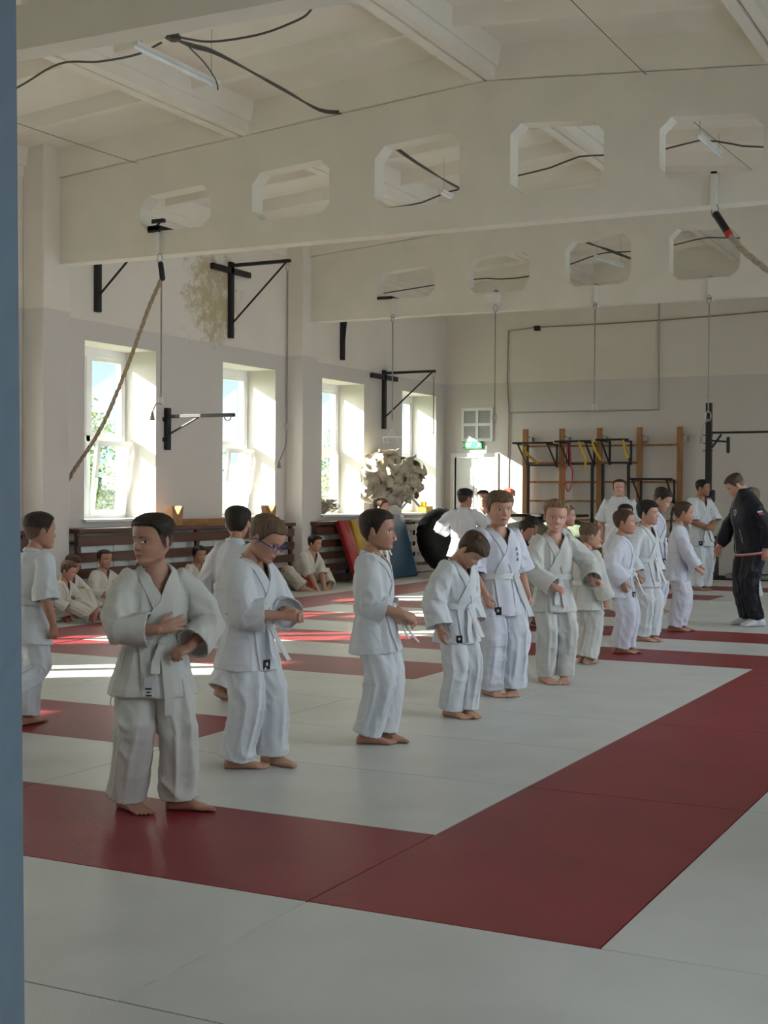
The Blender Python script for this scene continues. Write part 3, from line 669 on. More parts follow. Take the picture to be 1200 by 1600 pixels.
def strap(pts, m, label, name='strap', w_=.04, group='straps on the wall bars'):
    w = MB()
    for a, b in zip(pts[:-1], pts[1:]): w.bar(a, b, w_, .008, up=(0,1,0))
    return tag(w.build(name, m, origin=pts[0]), label, 'strap', group)
yy = YB-.7
strap([(-8.72,yy+.05,2.24),(-8.66,yy+.2,2.05),(-8.56,yy+.45,1.9)], M_yel, 'yellow and black strap dangling at the left end of the wall bars')
strap([(-7.66,yy,2.27),(-7.60,yy,2.1),(-7.52,yy,1.98),(-7.56,yy,1.8)], M_yel, 'yellow strap left of the middle post of the wall bars')
strap([(-7.42,yy,2.27),(-7.36,yy,2.10),(-7.26,yy,1.95)], M_yel, 'yellow strap right of the middle post of the wall bars')
strap([(-6.88,yy,2.29),(-6.84,yy,2.1),(-6.78,yy,1.98)], M_yel, 'bundled yellow strap on the third bay of the wall bars')
yy = YB-.2
for x, lab in ((-8.77,'long black strap beside the leftmost post of the wall bars'),(-7.58,'long black strap ending in yellow beside the middle post'),(-7.39,'long black strap just right of the middle post'),(-6.93,'long black strap left of the fourth post')):
    t = empty('long_strap', (x,yy,1.9), lab, 'strap', 'long black straps on the wall bars')
    w = MB(); w.box((-.028,-.006,-1.1),(.028,.006,.0)); w.build('webbing', M_black, t)
    w = MB(); w.box((-.035,-.02,-1.45),(-.01,.0,-1.08)); w.box((.01,-.02,-1.45),(.035,.0,-1.08)); w.build('yellow_loop', M_yel, t)
w = MB(); P = [V((-8.02+.06*math.sin(a)*(1.3 if math.cos(a)<0 else .7), YB-.2, 1.84+.42*math.cos(a))) for a in np.linspace(0, 2*PI, 30)]; w.tube(P, .012, 7, round_=False)
tag(w.build('resistance_band', mat('red_rubber', (.6,.03,.06), .5), origin=(-8.02,YB-.2,2.2), smooth=True), 'long red rubber loop hanging on the wall bars', 'resistance band')

# ------------------------------------------------------------------ rack, machine, bolsters, padding
rk = empty('pull_up_rack', (-5.325, 22, .013), 'tall black steel rack post with a pull-up bar, right of the wall bars', 'rack'); ro = rk.location.copy()
w = MB(); w.box((-5.375,21.95,.013),(-5.285,22.05,2.85)); w.build('post', M_black, rk, origin=ro, bevel=.005)
w = MB(); w.cyl((-5.3,22,2.37),(-3.6,22,2.37),.018,10); w.build('pull_up_bar', M_black, rk, origin=ro)
w = MB(); w.bar((-5.28,22,2.13),(-5.13,22,2.34),.03); w.build('gusset', M_black, rk, origin=ro)
w = MB(); w.bar((-5.28,22,2.24),(-5.0,22,2.22),.03); w.build('side_arm', M_black, rk, origin=ro)
w = MB(); w.tube([(-5.02,22,2.28),(-5.02,22,2.06)],.028,10); w.build('handle', M_black, rk, origin=ro, smooth=True)
for z in (2.08,2.2,2.33,1.2):
    w = MB(); w.box((-5.42,21.97,z-.008),(-5.26,21.99,z+.008)); w.build('pin', M_black, rk, origin=ro)
w = MB(); w.box((-5.46,21.9,1.25),(-5.24,22.1,1.45)); w.build('clamp', M_black, rk, origin=ro, bevel=.02)
w = MB(); w.box((-5.43,21.9,.013),(-5.22,22.3,.7)); w.build('lower_column', M_black, rk, origin=ro, bevel=.02)
w = MB(); w.box((-3.64,21.95,.013),(-3.55,22.05,2.85)); w.build('post', M_black, rk, origin=ro, bevel=.005)
w = MB(); w.box((-6.9,22.06,-.045),(-.5,YB,.012)); tag(w.build('rubber_mat', mat('black_rubber',(.02,.02,.02),.8), origin=(-4.5,22.5,0), bevel=.004), 'black rubber gym flooring along the far wall under the rack', 'rubber mat')
mc = empty('exercise_machine', (-4.6,22.4,.012), 'pale grey exercise machine standing behind the man in the dark tracksuit', 'exercise machine'); mo = mc.location.copy()
M_mg = mat('machine_grey', (.42,.41,.38), .4)
w = MB(); w.box((-5.1,22.2,.012),(-4.1,22.7,.10)); w.box((-4.95,22.15,.1),(-4.3,22.35,.14)); w.build('base', M_mg, mc, origin=mo, bevel=.02)
w = MB(); w.tube([(-4.62,22.4,.08),(-4.66,22.4,.5),(-4.70,22.4,.95)],[.10,.075,.09],12); w.build('column', M_mg, mc, origin=mo, smooth=True)
w = MB(); w.box((-4.92,22.25,.55),(-4.78,22.55,.72), M=None); w.tube([(-4.85,22.3,.7),(-4.75,22.3,.55),(-4.72,22.3,.42)],.05,8); w.build('seat_pad', M_black, mc, origin=mo, bevel=.02)
w = MB(); w.tube([(-4.85,22.35,.72),(-4.78,22.35,1.0),(-4.70,22.35,1.2)],.015,8); w.build('lever', M_black, mc, origin=mo)
w = MB(); w.box((-4.78,22.05,.012),(-4.60,22.15,.10)); tag(w.build('white_box', M_white, origin=(-4.7,22.1,.012), bevel=.006), 'small white box in front of the base of the exercise machine', 'box')
# rolled vinyl bolsters
M_ol = mat('olive_vinyl', (.20,.23,.17), .3, .2, 6, .6, 12, spec=.6)
def bolster(c, L, r, label, m):
    c = V(c); rings = []
    for i in range(9):
        f = i/8; k = (math.sin(PI*min(max(f,.06),.94)))**.35
        rings.append((c+V((-L/2+L*f,0,0)), V((0,r*k,0)), V((0,0,r*k*.8))))
    w = MB(); w.loft(rings, 28); 
    for i, p in enumerate(w.v):
        a = math.atan2(p[2]-c.z, p[1]-c.y); x = (p[0]-c.x)/L*2
        s = 1+.03*math.sin(x*26)*abs(x)**2+.02*math.sin(a*5+x*3)
        w.v[i] = (p[0], c.y+(p[1]-c.y)*s, c.z+(p[2]-c.z)*s)
    return tag(w.build('vinyl_bolster', m, origin=(c.x,c.y,c.z-r*.8), smooth=True), label, 'bolster', 'stacked bolsters below the wall bars')
bolster((-7.95,21.85,.26), 1.5, .3, 'olive vinyl bolster, lowest of the stack below the wall bars', mat('cream_vinyl', (.50,.48,.36), .3, .2, 6, .6, 12, spec=.6))
bolster((-8.0,21.9,.74), 1.45, .3, 'shiny olive green vinyl bolster lying on top of the paler one', M_ol)
w = MB(); w.box((-8.6,21.55,.98),(-7.4,22.2,1.03)); tag(w.build('black_board', M_black, origin=(-8,21.9,.98), bevel=.01), 'thin black pad lying on top of the stacked bolsters', 'pad')

# mats leaning on the radiator cover
def lean_pad(y0, y1, zt, th, xb, xt, name, m, label, rot=0):
    a = V((xb, 0, 0)); b = V((xt, 0, zt)); n = V((b.z-a.z, 0, -(b.x-a.x))).normalized()
    w = MB(); N_ = 10; K = 12; vs = []; fs = []
    for s in (0, 1):
        for i in range(N_+1):
            for j in range(K+1):
                f, g = i/N_, j/K; p = a.lerp(b, f); yv = y0+(y1-y0)*g
                e = min(f,1-f,g,1-g); puff = .012*min(1, e*12)
                wr = .006*math.sin(g*55+math.sin(f*9)*2)*max(0,(f-.72))*3.5
                off = (puff+wr+th/2)*(1 if s else -1)
                vs.append(p + n*(th/2+off) + V((0, yv, 0)))
    W = (N_+1)*(K+1)
    for s in (0,1):
        for i in range(N_):
            for j in range(K):
                q = (i*(K+1)+j, i*(K+1)+j+1, (i+1)*(K+1)+j+1, (i+1)*(K+1)+j); q = tuple(x+s*W for x in q)
                fs.append(tuple(reversed(q)) if s else q)
    edge = [j for j in range(K+1)] + [(i)*(K+1)+K for i in range(1,N_+1)] + [N_*(K+1)+j for j in range(K-1,-1,-1)] + [i*(K+1) for i in range(N_-1,0,-1)]
    for i in range(len(edge)):
        p, q = edge[i], edge[(i+1)%len(edge)]; fs.append((p, p+W, q+W, q))
    w.add(vs, fs); return tag(w.build(name, m, origin=(xb,(y0+y1)/2,0), smooth=True, angle=60), label, 'gym mat', 'gym mats leaning on the radiator cover')
lean_pad(19.02, 20.36, 1.0, .07, -9.80, -10.07, 'leaning_gym_mat', mat('blue_vinyl', (.035,.11,.22), .38, .12, 4, .3, 14, spec=.5), 'wrinkled blue vinyl gym mat leaning against the farther radiator cover')
lean_pad(18.52, 18.84, .93, .07, -9.80, -10.07, 'leaning_gym_mat', mat('yellow_vinyl', (.50,.33,.03), .4, .1, 4, .3, 14), 'yellow vinyl gym mat leaning on the radiator cover, right of the red one')
lean_pad(18.14, 18.46, .92, .06, -9.72, -10.07, 'leaning_gym_mat', mat('crimson_vinyl', (.36,.02,.03), .4, .1, 4, .3, 14), 'narrow crimson vinyl gym mat leaning on the radiator cover beside the pilaster')
# big black covered tyre
w = MB(); c = V((-9.66,21.25,.53)); ax = V((1,-.30,.32)).normalized(); u = ax.cross(V((0,0,1))).normalized(); vv = u.cross(ax)
rings = []
for k in range(15):
    a = -PI/2 + PI*k/14; R_ = .42+.15*math.cos(a); rings.append((c+ax*.20*math.sin(a), u*R_, vv*R_))
w.loft(rings, 60)
for i, p in enumerate(w.v):
    d = V(p)-c; an = math.atan2(d.dot(vv), d.dot(u)); s = 1 + .030*math.sin(an*26)*(.6+.4*math.sin(an*5)); q = c + ax*d.dot(ax) + (d-ax*d.dot(ax))*s; w.v[i] = tuple(q)
mz = min(p[2] for p in w.v); w.v = [(p[0],p[1],p[2]-mz+.002) for p in w.v]
tag(w.build('covered_tyre', mat('black_cloth', (.016,.016,.018), .6, .2, 8, .4, 60), origin=(c.x,c.y,0), smooth=True), 'large black gathered-cloth covered tyre leaning at the end of the radiator cover', 'tyre')
# long grey-white rolled thing left of the first cover
def mound(name, c, r, n, m, label, cat, sheets=9, seed=1):
    rnd = random.Random(seed); w = MB()
    for k in range(sheets):
        a = rnd.uniform(0, 6.28); e = rnd.uniform(-.3, 1)
        p = V(c)+V((r[0]*.5*math.cos(a), r[1]*.6*math.sin(a), r[2]*(.25+.5*rnd.random())))
        P = [p + V((rnd.uniform(-1,1)*r[0]*.6, (j/5-.5)*r[1]*1.1, rnd.uniform(-1,1)*r[2]*.25)) for j in range(6)]
        w.tube(curve_pts(P, 18), [rnd.uniform(.02,.045)]*19, 8, flat=.6)
    zmin = min(p[2] for p in w.v); w.v = [(p[0],p[1],p[2]-zmin+c[2]) for p in w.v]
    return tag(w.build(name, m, origin=c, smooth=True), label, cat)
mound('towel_heap', (-10.66,18.84,1.026), (.11,.34,.22), 5, mat('grey_brown_towel', (.20,.17,.13), .95, .4, 25, .8, 90, col2=(.55,.5,.42)), 'crumpled grey and brown striped towel heap on the third window sill', 'towel heap', 12, 4)

# crumpled cream paper bundle hung between the far windows
def crumple(name, c, R_, label):
    rnd = random.Random(11); t = empty(name, (c[0],c[1],c[2]-R_[2]), label, 'paper bundle'); o = t.location.copy()
    mm = mat('cream_paper', (.66,.58,.46), .85, .12, 5, .2, 40)
    for k in range(60):
        th = rnd.uniform(0, 2*PI); ph = math.acos(rnd.uniform(-1,1)); rr = .62+.30*rnd.random()
        if math.sin(ph)*math.cos(th) < -.5: th += PI
        nd = V((math.sin(ph)*math.cos(th)/R_[0], math.sin(ph)*math.sin(th)/R_[1], math.cos(ph)/R_[2])).normalized(); p = V((R_[0]*rr*math.sin(ph)*math.cos(th), R_[1]*rr*math.sin(ph)*math.sin(th), R_[2]*rr*math.cos(ph)))+V(c)
        w = MB(); n = 9; s1, s2 = rnd.uniform(.18,.32), rnd.uniform(.12,.22)
        nd = (nd+V((rnd.gauss(0,.38),rnd.gauss(0,.38),rnd.gauss(0,.38)))).normalized(); M = nd.to_track_quat('Z','Y').to_matrix() @ Matrix.Rotation(rnd.uniform(0,6.3),3,'Z')
        vs = []; ph1, ph2 = rnd.uniform(0,6), rnd.uniform(0,6); fq = rnd.uniform(3.5,6.5)
        for i in range(n):
            for j in range(n):
                a, b = i/(n-1)-.5, j/(n-1)-.5
                z = .055*abs(math.sin(a*fq+ph1+b*3))+.035*math.sin(b*fq*1.2+ph2)*(a+.6)-.35*(a*a+b*b)*s1+rnd.uniform(-.006,.006)
                q = M @ V((a*s1*2, b*s2*2, z*1.6)); x = p + q
                x.x = max(x.x, XL+.012); vs.append(x)
        fs = [(i*n+j, i*n+j+1, (i+1)*n+j+1, (i+1)*n+j) for i in range(n-1) for j in range(n-1)]
        w.add(vs, fs); ob = w.build('crumpled_sheet', mm, t, origin=o, smooth=True, angle=35)
        sl = ob.modifiers.new('s','SOLIDIFY'); sl.thickness = .004
    w = MB(); w.ball(V(c)-V((.0,0,0)), (R_[0]*.7,R_[1]*.75,R_[2]*.72), 14); w.build('core', mm, t, origin=o)
    w = MB(); w.cyl((XL, c[1], c[2]+R_[2]*.6), (c[0], c[1], c[2]+R_[2]*.6), .01, 6); w.build('wall_hook', M_steel, t, origin=o)
crumple('crumpled_paper_bundle', (-10.17,20.2,1.62), (.28,1.0,.36), 'big bundle of crumpled cream paper hung on the wall between the third and fourth windows')
def plank_thing():
    t = empty('folded_tripod', (-10.55,21.9,1.03), 'dark folded tripod lying slanted on the fourth window sill', 'tripod'); 
    for a, b in (((-.1,-.45,.0),(-.05,.0,.55)),((-.05,.5,.02),(-.05,-.2,.35)),((-.15,-.3,.02),(-.1,.15,.3))):
        w = MB(); w.bar(a, b, .03); w.build('leg', M_black, t)
plank_thing()
w = MB(); w.box((-10.62,22.2,1.026),(-10.45,22.5,1.14)); w.box((-10.60,22.25,1.14),(-10.5,22.33,1.22)); tag(w.build('yellow_toolbox', M_yel, origin=(-10.53,22.35,1.026), bevel=.01), 'small yellow box on the fourth window sill', 'box')
# rolled cream mats standing behind the pilaster
w = MB(); w.tube([(-10.25,12.08,.002),(-10.27,12.07,.5)], .05, 12, round_=False); w.tube([(-10.27,12.07,.52),(-10.30,12.08,.85),(-10.38,12.1,1.12)], .045, 12)
tag(w.build('rolled_blanket', mat('cream_cloth', (.52,.46,.38), .9, .2, 12, .4, 40), origin=(-10.27,12.07,0), smooth=True), 'narrow rolled cream blanket standing between the pilaster and the nearer radiator cover', 'blanket')

# ------------------------------------------------------------------ outside
w = MB(); w.box((-60,-40,-1.3),(-11.3,80,-1.2)); struct(w, 'ground', mat('outdoor_ground', (.20,.26,.10), .9, .2, .5))
w = MB(); w.box((-11.4,23.5,-.2),(-5,60,-.15)); struct(w, 'ground', mat('outdoor_paving', (.5,.5,.48), .9, .1, .5))
def tree(x, y, h, r, label, seed):
    rnd = random.Random(seed); t = empty('broadleaf_tree', (x,y,-1.2), label, 'tree', 'trees outside the windows')
    w = MB(); w.tube([(0,0,0),(.1,.05,h*.3),(0,.1,h*.6),(.1,0,h*.85)],[.22,.18,.12,.05],8); w.build('trunk', mat('bark',(.09,.06,.04),.9,.2,8,.5,20), t)
    w = MB(); vs = []; fs = []
    cl = [(rnd.gauss(0,r*.38), rnd.gauss(0,r*.38), h*(.35+.6*rnd.random()), r*rnd.uniform(.25,.45)) for _ in range(26)]
    for cx, cy, cz, cr in cl:
        k = 1-.45*max(0,(cz/h-.6)/.4)
        for _ in range(230):
            d = V((rnd.gauss(0,1),rnd.gauss(0,1),rnd.gauss(0,1))).normalized()*cr*rnd.uniform(.6,1)
            p = V((cx*k,cy*k,cz))+d; u = V((rnd.gauss(0,1),rnd.gauss(0,1),rnd.gauss(0,.6))).normalized()*.09; v_ = u.cross(V((rnd.random(),rnd.random(),rnd.random()))).normalized()*.06
            o = len(vs); vs += [p-u, p-v_, p+u, p+v_]; fs.append((o,o+1,o+2,o+3))
    w.add(vs, fs); w.build('foliage', mat('leaves',(.24,.33,.14),.6,.3,1.5), t)
tree(-21.5, 23.5, 5.6, 2.4, 'leafy green tree outside, left side of the first window', 1)
tree(-30, 41, 6.6, 2.6, 'green tree outside, seen low in the second window', 2)
tree(-26.5, 31.5, 3.6, 2.0, 'low green tree outside, lower right in the first window', 3)
tree(-27.0, 50, 5.0, 2.6, 'green tree outside, seen in the third window', 4)
tree(-36.0, 34, 4.6, 2.6, 'green bushy tree outside, between the first and second window views', 5)
# ================================================================== PEOPLE
CAMP = V((0,0,1.34)); RIGHT = V((math.cos(rad(26.98)), math.sin(rad(26.98)), 0))
def skin(name, c): return mat(name, c, .48, .04, 40, .08, 300, spec=.38, sss=.05)
SK = {'a': skin('skin_fair', (.52,.29,.205)), 'b': skin('skin_light', (.46,.245,.165)), 'c': skin('skin_tan', (.36,.18,.11)), 'e': skin('skin_warm', (.43,.235,.165)), 'd': skin('skin_rosy', (.56,.30,.23))}
def hairm(name, c, c2): return mat(name, c, .55, .3, 60, .6, 220, col2=c2, stretch=(1,1,.25), spec=.3)
HM = {'dark': hairm('dark_brown_hair', (.035,.020,.013), (.012,.008,.006)), 'brown': hairm('brown_hair', (.085,.045,.025), (.035,.018,.01)),
      'light': hairm('light_brown_hair', (.17,.105,.06), (.07,.04,.022)), 'blond': hairm('dark_blond_hair', (.30,.20,.11), (.12,.07,.035)), 'black': hairm('black_hair', (.014,.012,.012), (.006,.005,.005))}
FM = {'dark': hairm('dark_short_hair', (.13,.08,.055), (.07,.04,.03)), 'brown': hairm('brown_short_hair', (.20,.12,.08), (.11,.065,.04)),
      'light': hairm('light_short_hair', (.30,.19,.13), (.20,.12,.08)), 'blond': hairm('blond_short_hair', (.36,.24,.15), (.24,.15,.09)), 'black': hairm('black_short_hair', (.07,.05,.04), (.03,.022,.02))}
def cloth(name, c): return mat(name, c, .85, .04, 3, .25, 420, spec=.2)
GI = {'w': cloth('white_cotton', (.66,.69,.735)), 'g': cloth('greyish_cotton', (.58,.59,.565)), 'c': cloth('cream_cotton', (.66,.645,.59)), 'h': cloth('soft_grey_cotton', (.58,.585,.565)), 'v': cloth('cool_white_cotton', (.64,.665,.76))}
M_belt = cloth('white_belt_cotton', (.69,.71,.74)); M_beltg = cloth('grey_belt_cotton', (.57,.58,.55)); M_red = cloth('orange_red_belt', (.62,.06,.02))
M_navy = mat('navy_tracksuit', (.010,.011,.018), .6, .1, 6, .15, 200, spec=.3)
M_sock = cloth('white_sock', (.62,.62,.66)); M_ink = mat('dark_embroidery', (.03,.04,.09), .8); M_lab = mat('black_label', (.012,.012,.016), .6); M_labw = mat('label_print', (.55,.56,.60), .7)
M_ew = mat('eye_white', (.72,.70,.68), .25, .02); M_ei = mat('eye_iris', (.06,.035,.02), .2, .02); M_lash = mat('lash', (.03,.018,.014), .7); M_lip = mat('lip', (.42,.13,.11), .45, .1, 30)
M_mouth = mat('mouth_inside', (.06,.01,.01), .5); M_teeth = mat('teeth', (.75,.72,.66), .3, .02)

def smoothint(xs, ys, x):
    if x <= xs[0]: return ys[0]
    for i in range(len(xs)-1):
        if x <= xs[i+1]:
            t = (x-xs[i])/(xs[i+1]-xs[i])
            m0 = 0 if i == 0 else (ys[i+1]-ys[i-1])/(xs[i+1]-xs[i-1]); m1 = 0 if i+2 >= len(xs) else (ys[i+2]-ys[i])/(xs[i+2]-xs[i]); h = xs[i+1]-xs[i]
            return (2*t**3-3*t**2+1)*ys[i]+(t**3-2*t**2+t)*h*m0+(-2*t**3+3*t**2)*ys[i+1]+(t**3-t**2)*h*m1
    return ys[-1]
HZ = [0,.02,.06,.12,.20,.30,.40,.50,.60,.70,.80,.88,.94,.98,1.0]
HW = [.03,.095,.150,.210,.265,.308,.332,.345,.358,.366,.355,.315,.245,.15,.02]
HF = [.29,.345,.375,.378,.385,.388,.385,.385,.402,.400,.365,.295,.205,.10,.0]
HB = [.12,.04,-.02,-.09,-.21,-.33,-.39,-.43,-.455,-.46,-.44,-.395,-.31,-.20,-.04]
def g2(x, y, cx, cy, sx, sy): return math.exp(-((x-cx)/sx)**2-((y-cy)/sy)**2)
def head_pt(a, z, child=True, face=True):            # a: 0 front, +pi/2 the person's right
    w = smoothint(HZ, HW, z); f = smoothint(HZ, HF, z); b = smoothint(HZ, HB, z); c = (f+b)/2 if z < .12 or z > .93 else -.02
    n = 2.06; sa, ca = math.sin(a), math.cos(a)
    x = w*math.copysign(abs(sa)**(2/n), sa); L_ = (f-c) if ca > 0 else (c-b); y = c + L_*math.copysign(abs(ca)**(2/n), ca)
    if ca > 0 and face:
        k = 1 if child else 1.15
        nz = smoothint([.30,.335,.37,.42,.50,.56],[0,.062,.108,.074,.030,0], z)*k if .30 < z < .56 else 0
        y += nz*math.exp(-(x/(.050 if z < .42 else .036))**2)
        y += .030*g2(x,z,.058,.350,.028,.022)+.030*g2(x,z,-.058,.350,.028,.022)
        for s in (-1, 1):
            y -= .055*g2(x,z,s*.135,.490,.070,.040); y += .022*g2(x,z,s*.15,.570,.10,.03); y += .030*g2(x,z,s*.17,.34,.08,.08)
        y += .038*g2(x,z,0,.234,.085,.020) + .034*g2(x,z,0,.182,.07,.020) - .020*g2(x,z,0,.208,.09,.009)
        y += .022*g2(x,z,0,.085,.085,.06) - .012*g2(x,z,0,.145,.09,.02) - .008*g2(x,z,0,.285,.02,.03)
    return V((x, y, z))
def head_mesh(mb, Hm, child=True):
    nz_, na = 56, 64; vs = []
    for i in range(nz_+1):
        z = .5-.5*math.cos(PI*i/nz_) if False else i/nz_
        for j in range(na):
            a = -PI + 2*PI*j/na; vs.append(Hm @ head_pt(a, z, child))
    fs = [(i*na+j, i*na+(j+1)%na, (i+1)*na+(j+1)%na, (i+1)*na+j) for i in range(nz_) for j in range(na)]
    fs.append(tuple(reversed(range(na)))); fs.append(tuple(nz_*na+j for j in range(na)))
    mb.add(vs, fs)
    sc = Hm.to_scale().x
    for s in (-1, 1):                                 # ears
        R_ = Matrix.Rotation(s*-.42, 3, 'Z') @ Matrix.Rotation(.18, 3, 'X')
        e = MB(); e.ball((0,0,0), (.030,.078,.115), 16)
        vv = []
        for p in e.v:
            p = V(p); x = p.x*s
            if x > 0: x -= .030*math.exp(-((p.y-.008)/.035)**2-((p.z-.012)/.06)**2)
            if p.z < -.02: p.y *= .8
            vv.append(Hm @ (R_ @ V((x*s if False else x*s, p.y, p.z)) + V((s*.372,-.055,.45))))
        mb.add(vv, e.f)
def ik(a, b, l1, l2, pole):
    d = b-a; L_ = min(d.length, (l1+l2)*.999); dn = d.normalized(); b2 = a+dn*L_
    k = (l1*l1-l2*l2+L_*L_)/(2*L_); h = math.sqrt(max(0, l1*l1-k*k)); p = pole-dn*pole.dot(dn)
    if p.length < 1e-5: p = dn.orthogonal()
    return a+dn*k+p.normalized()*h, b2
def hand_mesh(mb, w, d, n, L_, side, curl=.4, thumb=.3, point=False, spread=.0):
    d = d.normalized(); n = (n-d*n.dot(d)).normalized(); s = d.cross(n) if side > 0 else n.cross(d)
    mb.loft([(w-d*L_*.10, s*L_*.15, n*L_*.12),(w, s*L_*.155, n*L_*.115),(w+d*L_*.15, s*L_*.20, n*L_*.115),(w+d*L_*.34+n*L_*.01, s*L_*.225, n*L_*.11),(w+d*L_*.47+n*L_*.015, s*L_*.215, n*L_*.09),(w+d*L_*.53+n*L_*.02, s*L_*.18, n*L_*.05)], 14, power=2.4)
    for i, (o, ln, r) in enumerate(((.155,.40,.052),(.052,.45,.054),(-.052,.42,.052),(-.15,.33,.046))):
        c_ = curl*(1+.10*i); 
        if point and i == 0: c_ = .05
        p = w + d*L_*(.50-(.02 if i in (0,3) else 0)) + s*L_*o; P = [p-d*L_*.10, p]; dd = (d+s*spread*o*2).normalized()
        for k, fr in enumerate((.45,.30,.25)):
            ang = c_*(.9,1.15,.85)[k]*1.15; R_ = Matrix.Rotation(ang, 3, dd.cross(n)) if True else None
            dd2 = (dd*math.cos(ang)+n_perp(dd, n)*math.sin(ang)).normalized(); dd = dd2; p = p+dd*L_*ln*fr; P.append(p)
        mb.tube(P, [r*L_,r*L_*1.02,r*L_*.98,r*L_*.92,r*L_*.78], 10, start_round=False)
    p = w + d*L_*.10 + s*L_*.13 + n*L_*.02; t = (d*(.75-.2*thumb)+s*(.62-.5*curl*.6)+n*(.15+.55*curl)).normalized(); t2 = (d*.9+s*(.25-.6*curl)+n*(.1+.5*curl)).normalized()
    mb.tube([p-t*L_*.05, p+t*L_*.16, p+t*L_*.34, p+t*L_*.34+t2*L_*.20], [.085*L_,.075*L_,.060*L_,.048*L_], 10)
def n_perp(d, n):
    q = n-d*n.dot(d)
    if q.length < .05: q = -d.cross(d.cross(n)) if False else q+V((0,0,1e-4))
    # keep turning the same way when the finger has passed the palm normal
    return (q.normalized() if q.length > 1e-3 else n)
def foot_mesh(mb, A, t, up, L_, side, toes=True, fat=1.0):
    # A: point on the ground under the ankle, t toe direction, up away from the sole
    t = t.normalized(); up = (up-t*up.dot(t)).normalized(); s = t.cross(up) * (-1 if side > 0 else 1)   # s: towards the big toe
    rings = []
    for y, hw, h, so_ in ((-.27,.05,.14,0),(-.25,.09,.20,0),(-.18,.125,.27,0),(-.08,.13,.36,0),(.02,.135,.36,0),(.12,.14,.30,0),(.24,.155,.235,.0),(.36,.175,.18,.01),(.48,.195,.135,.0),(.55,.19,.105,.0),(.58,.165,.08,.0)):
        rings.append((A+t*L_*y+up*L_*h/2*fat+s*L_*so_, s*L_*hw*fat, up*L_*h/2*fat))
    mb.loft(rings, 18, power=2.5)
    if toes:
        for o, y, ln, r in ((.128,.56,.19,.050),(.040,.58,.165,.033),(-.030,.565,.145,.031),(-.096,.54,.13,.030),(-.158,.505,.11,.029)):
            p = A+t*L_*y+s*L_*o+up*L_*r*1.0; mb.tube([p-t*L_*.10+up*L_*.03, p+t*L_*ln*.5+up*L_*.012+s*L_*o*.06, p+t*L_*ln+s*L_*o*.10], [r*L_,r*L_,r*L_*.95], 8)

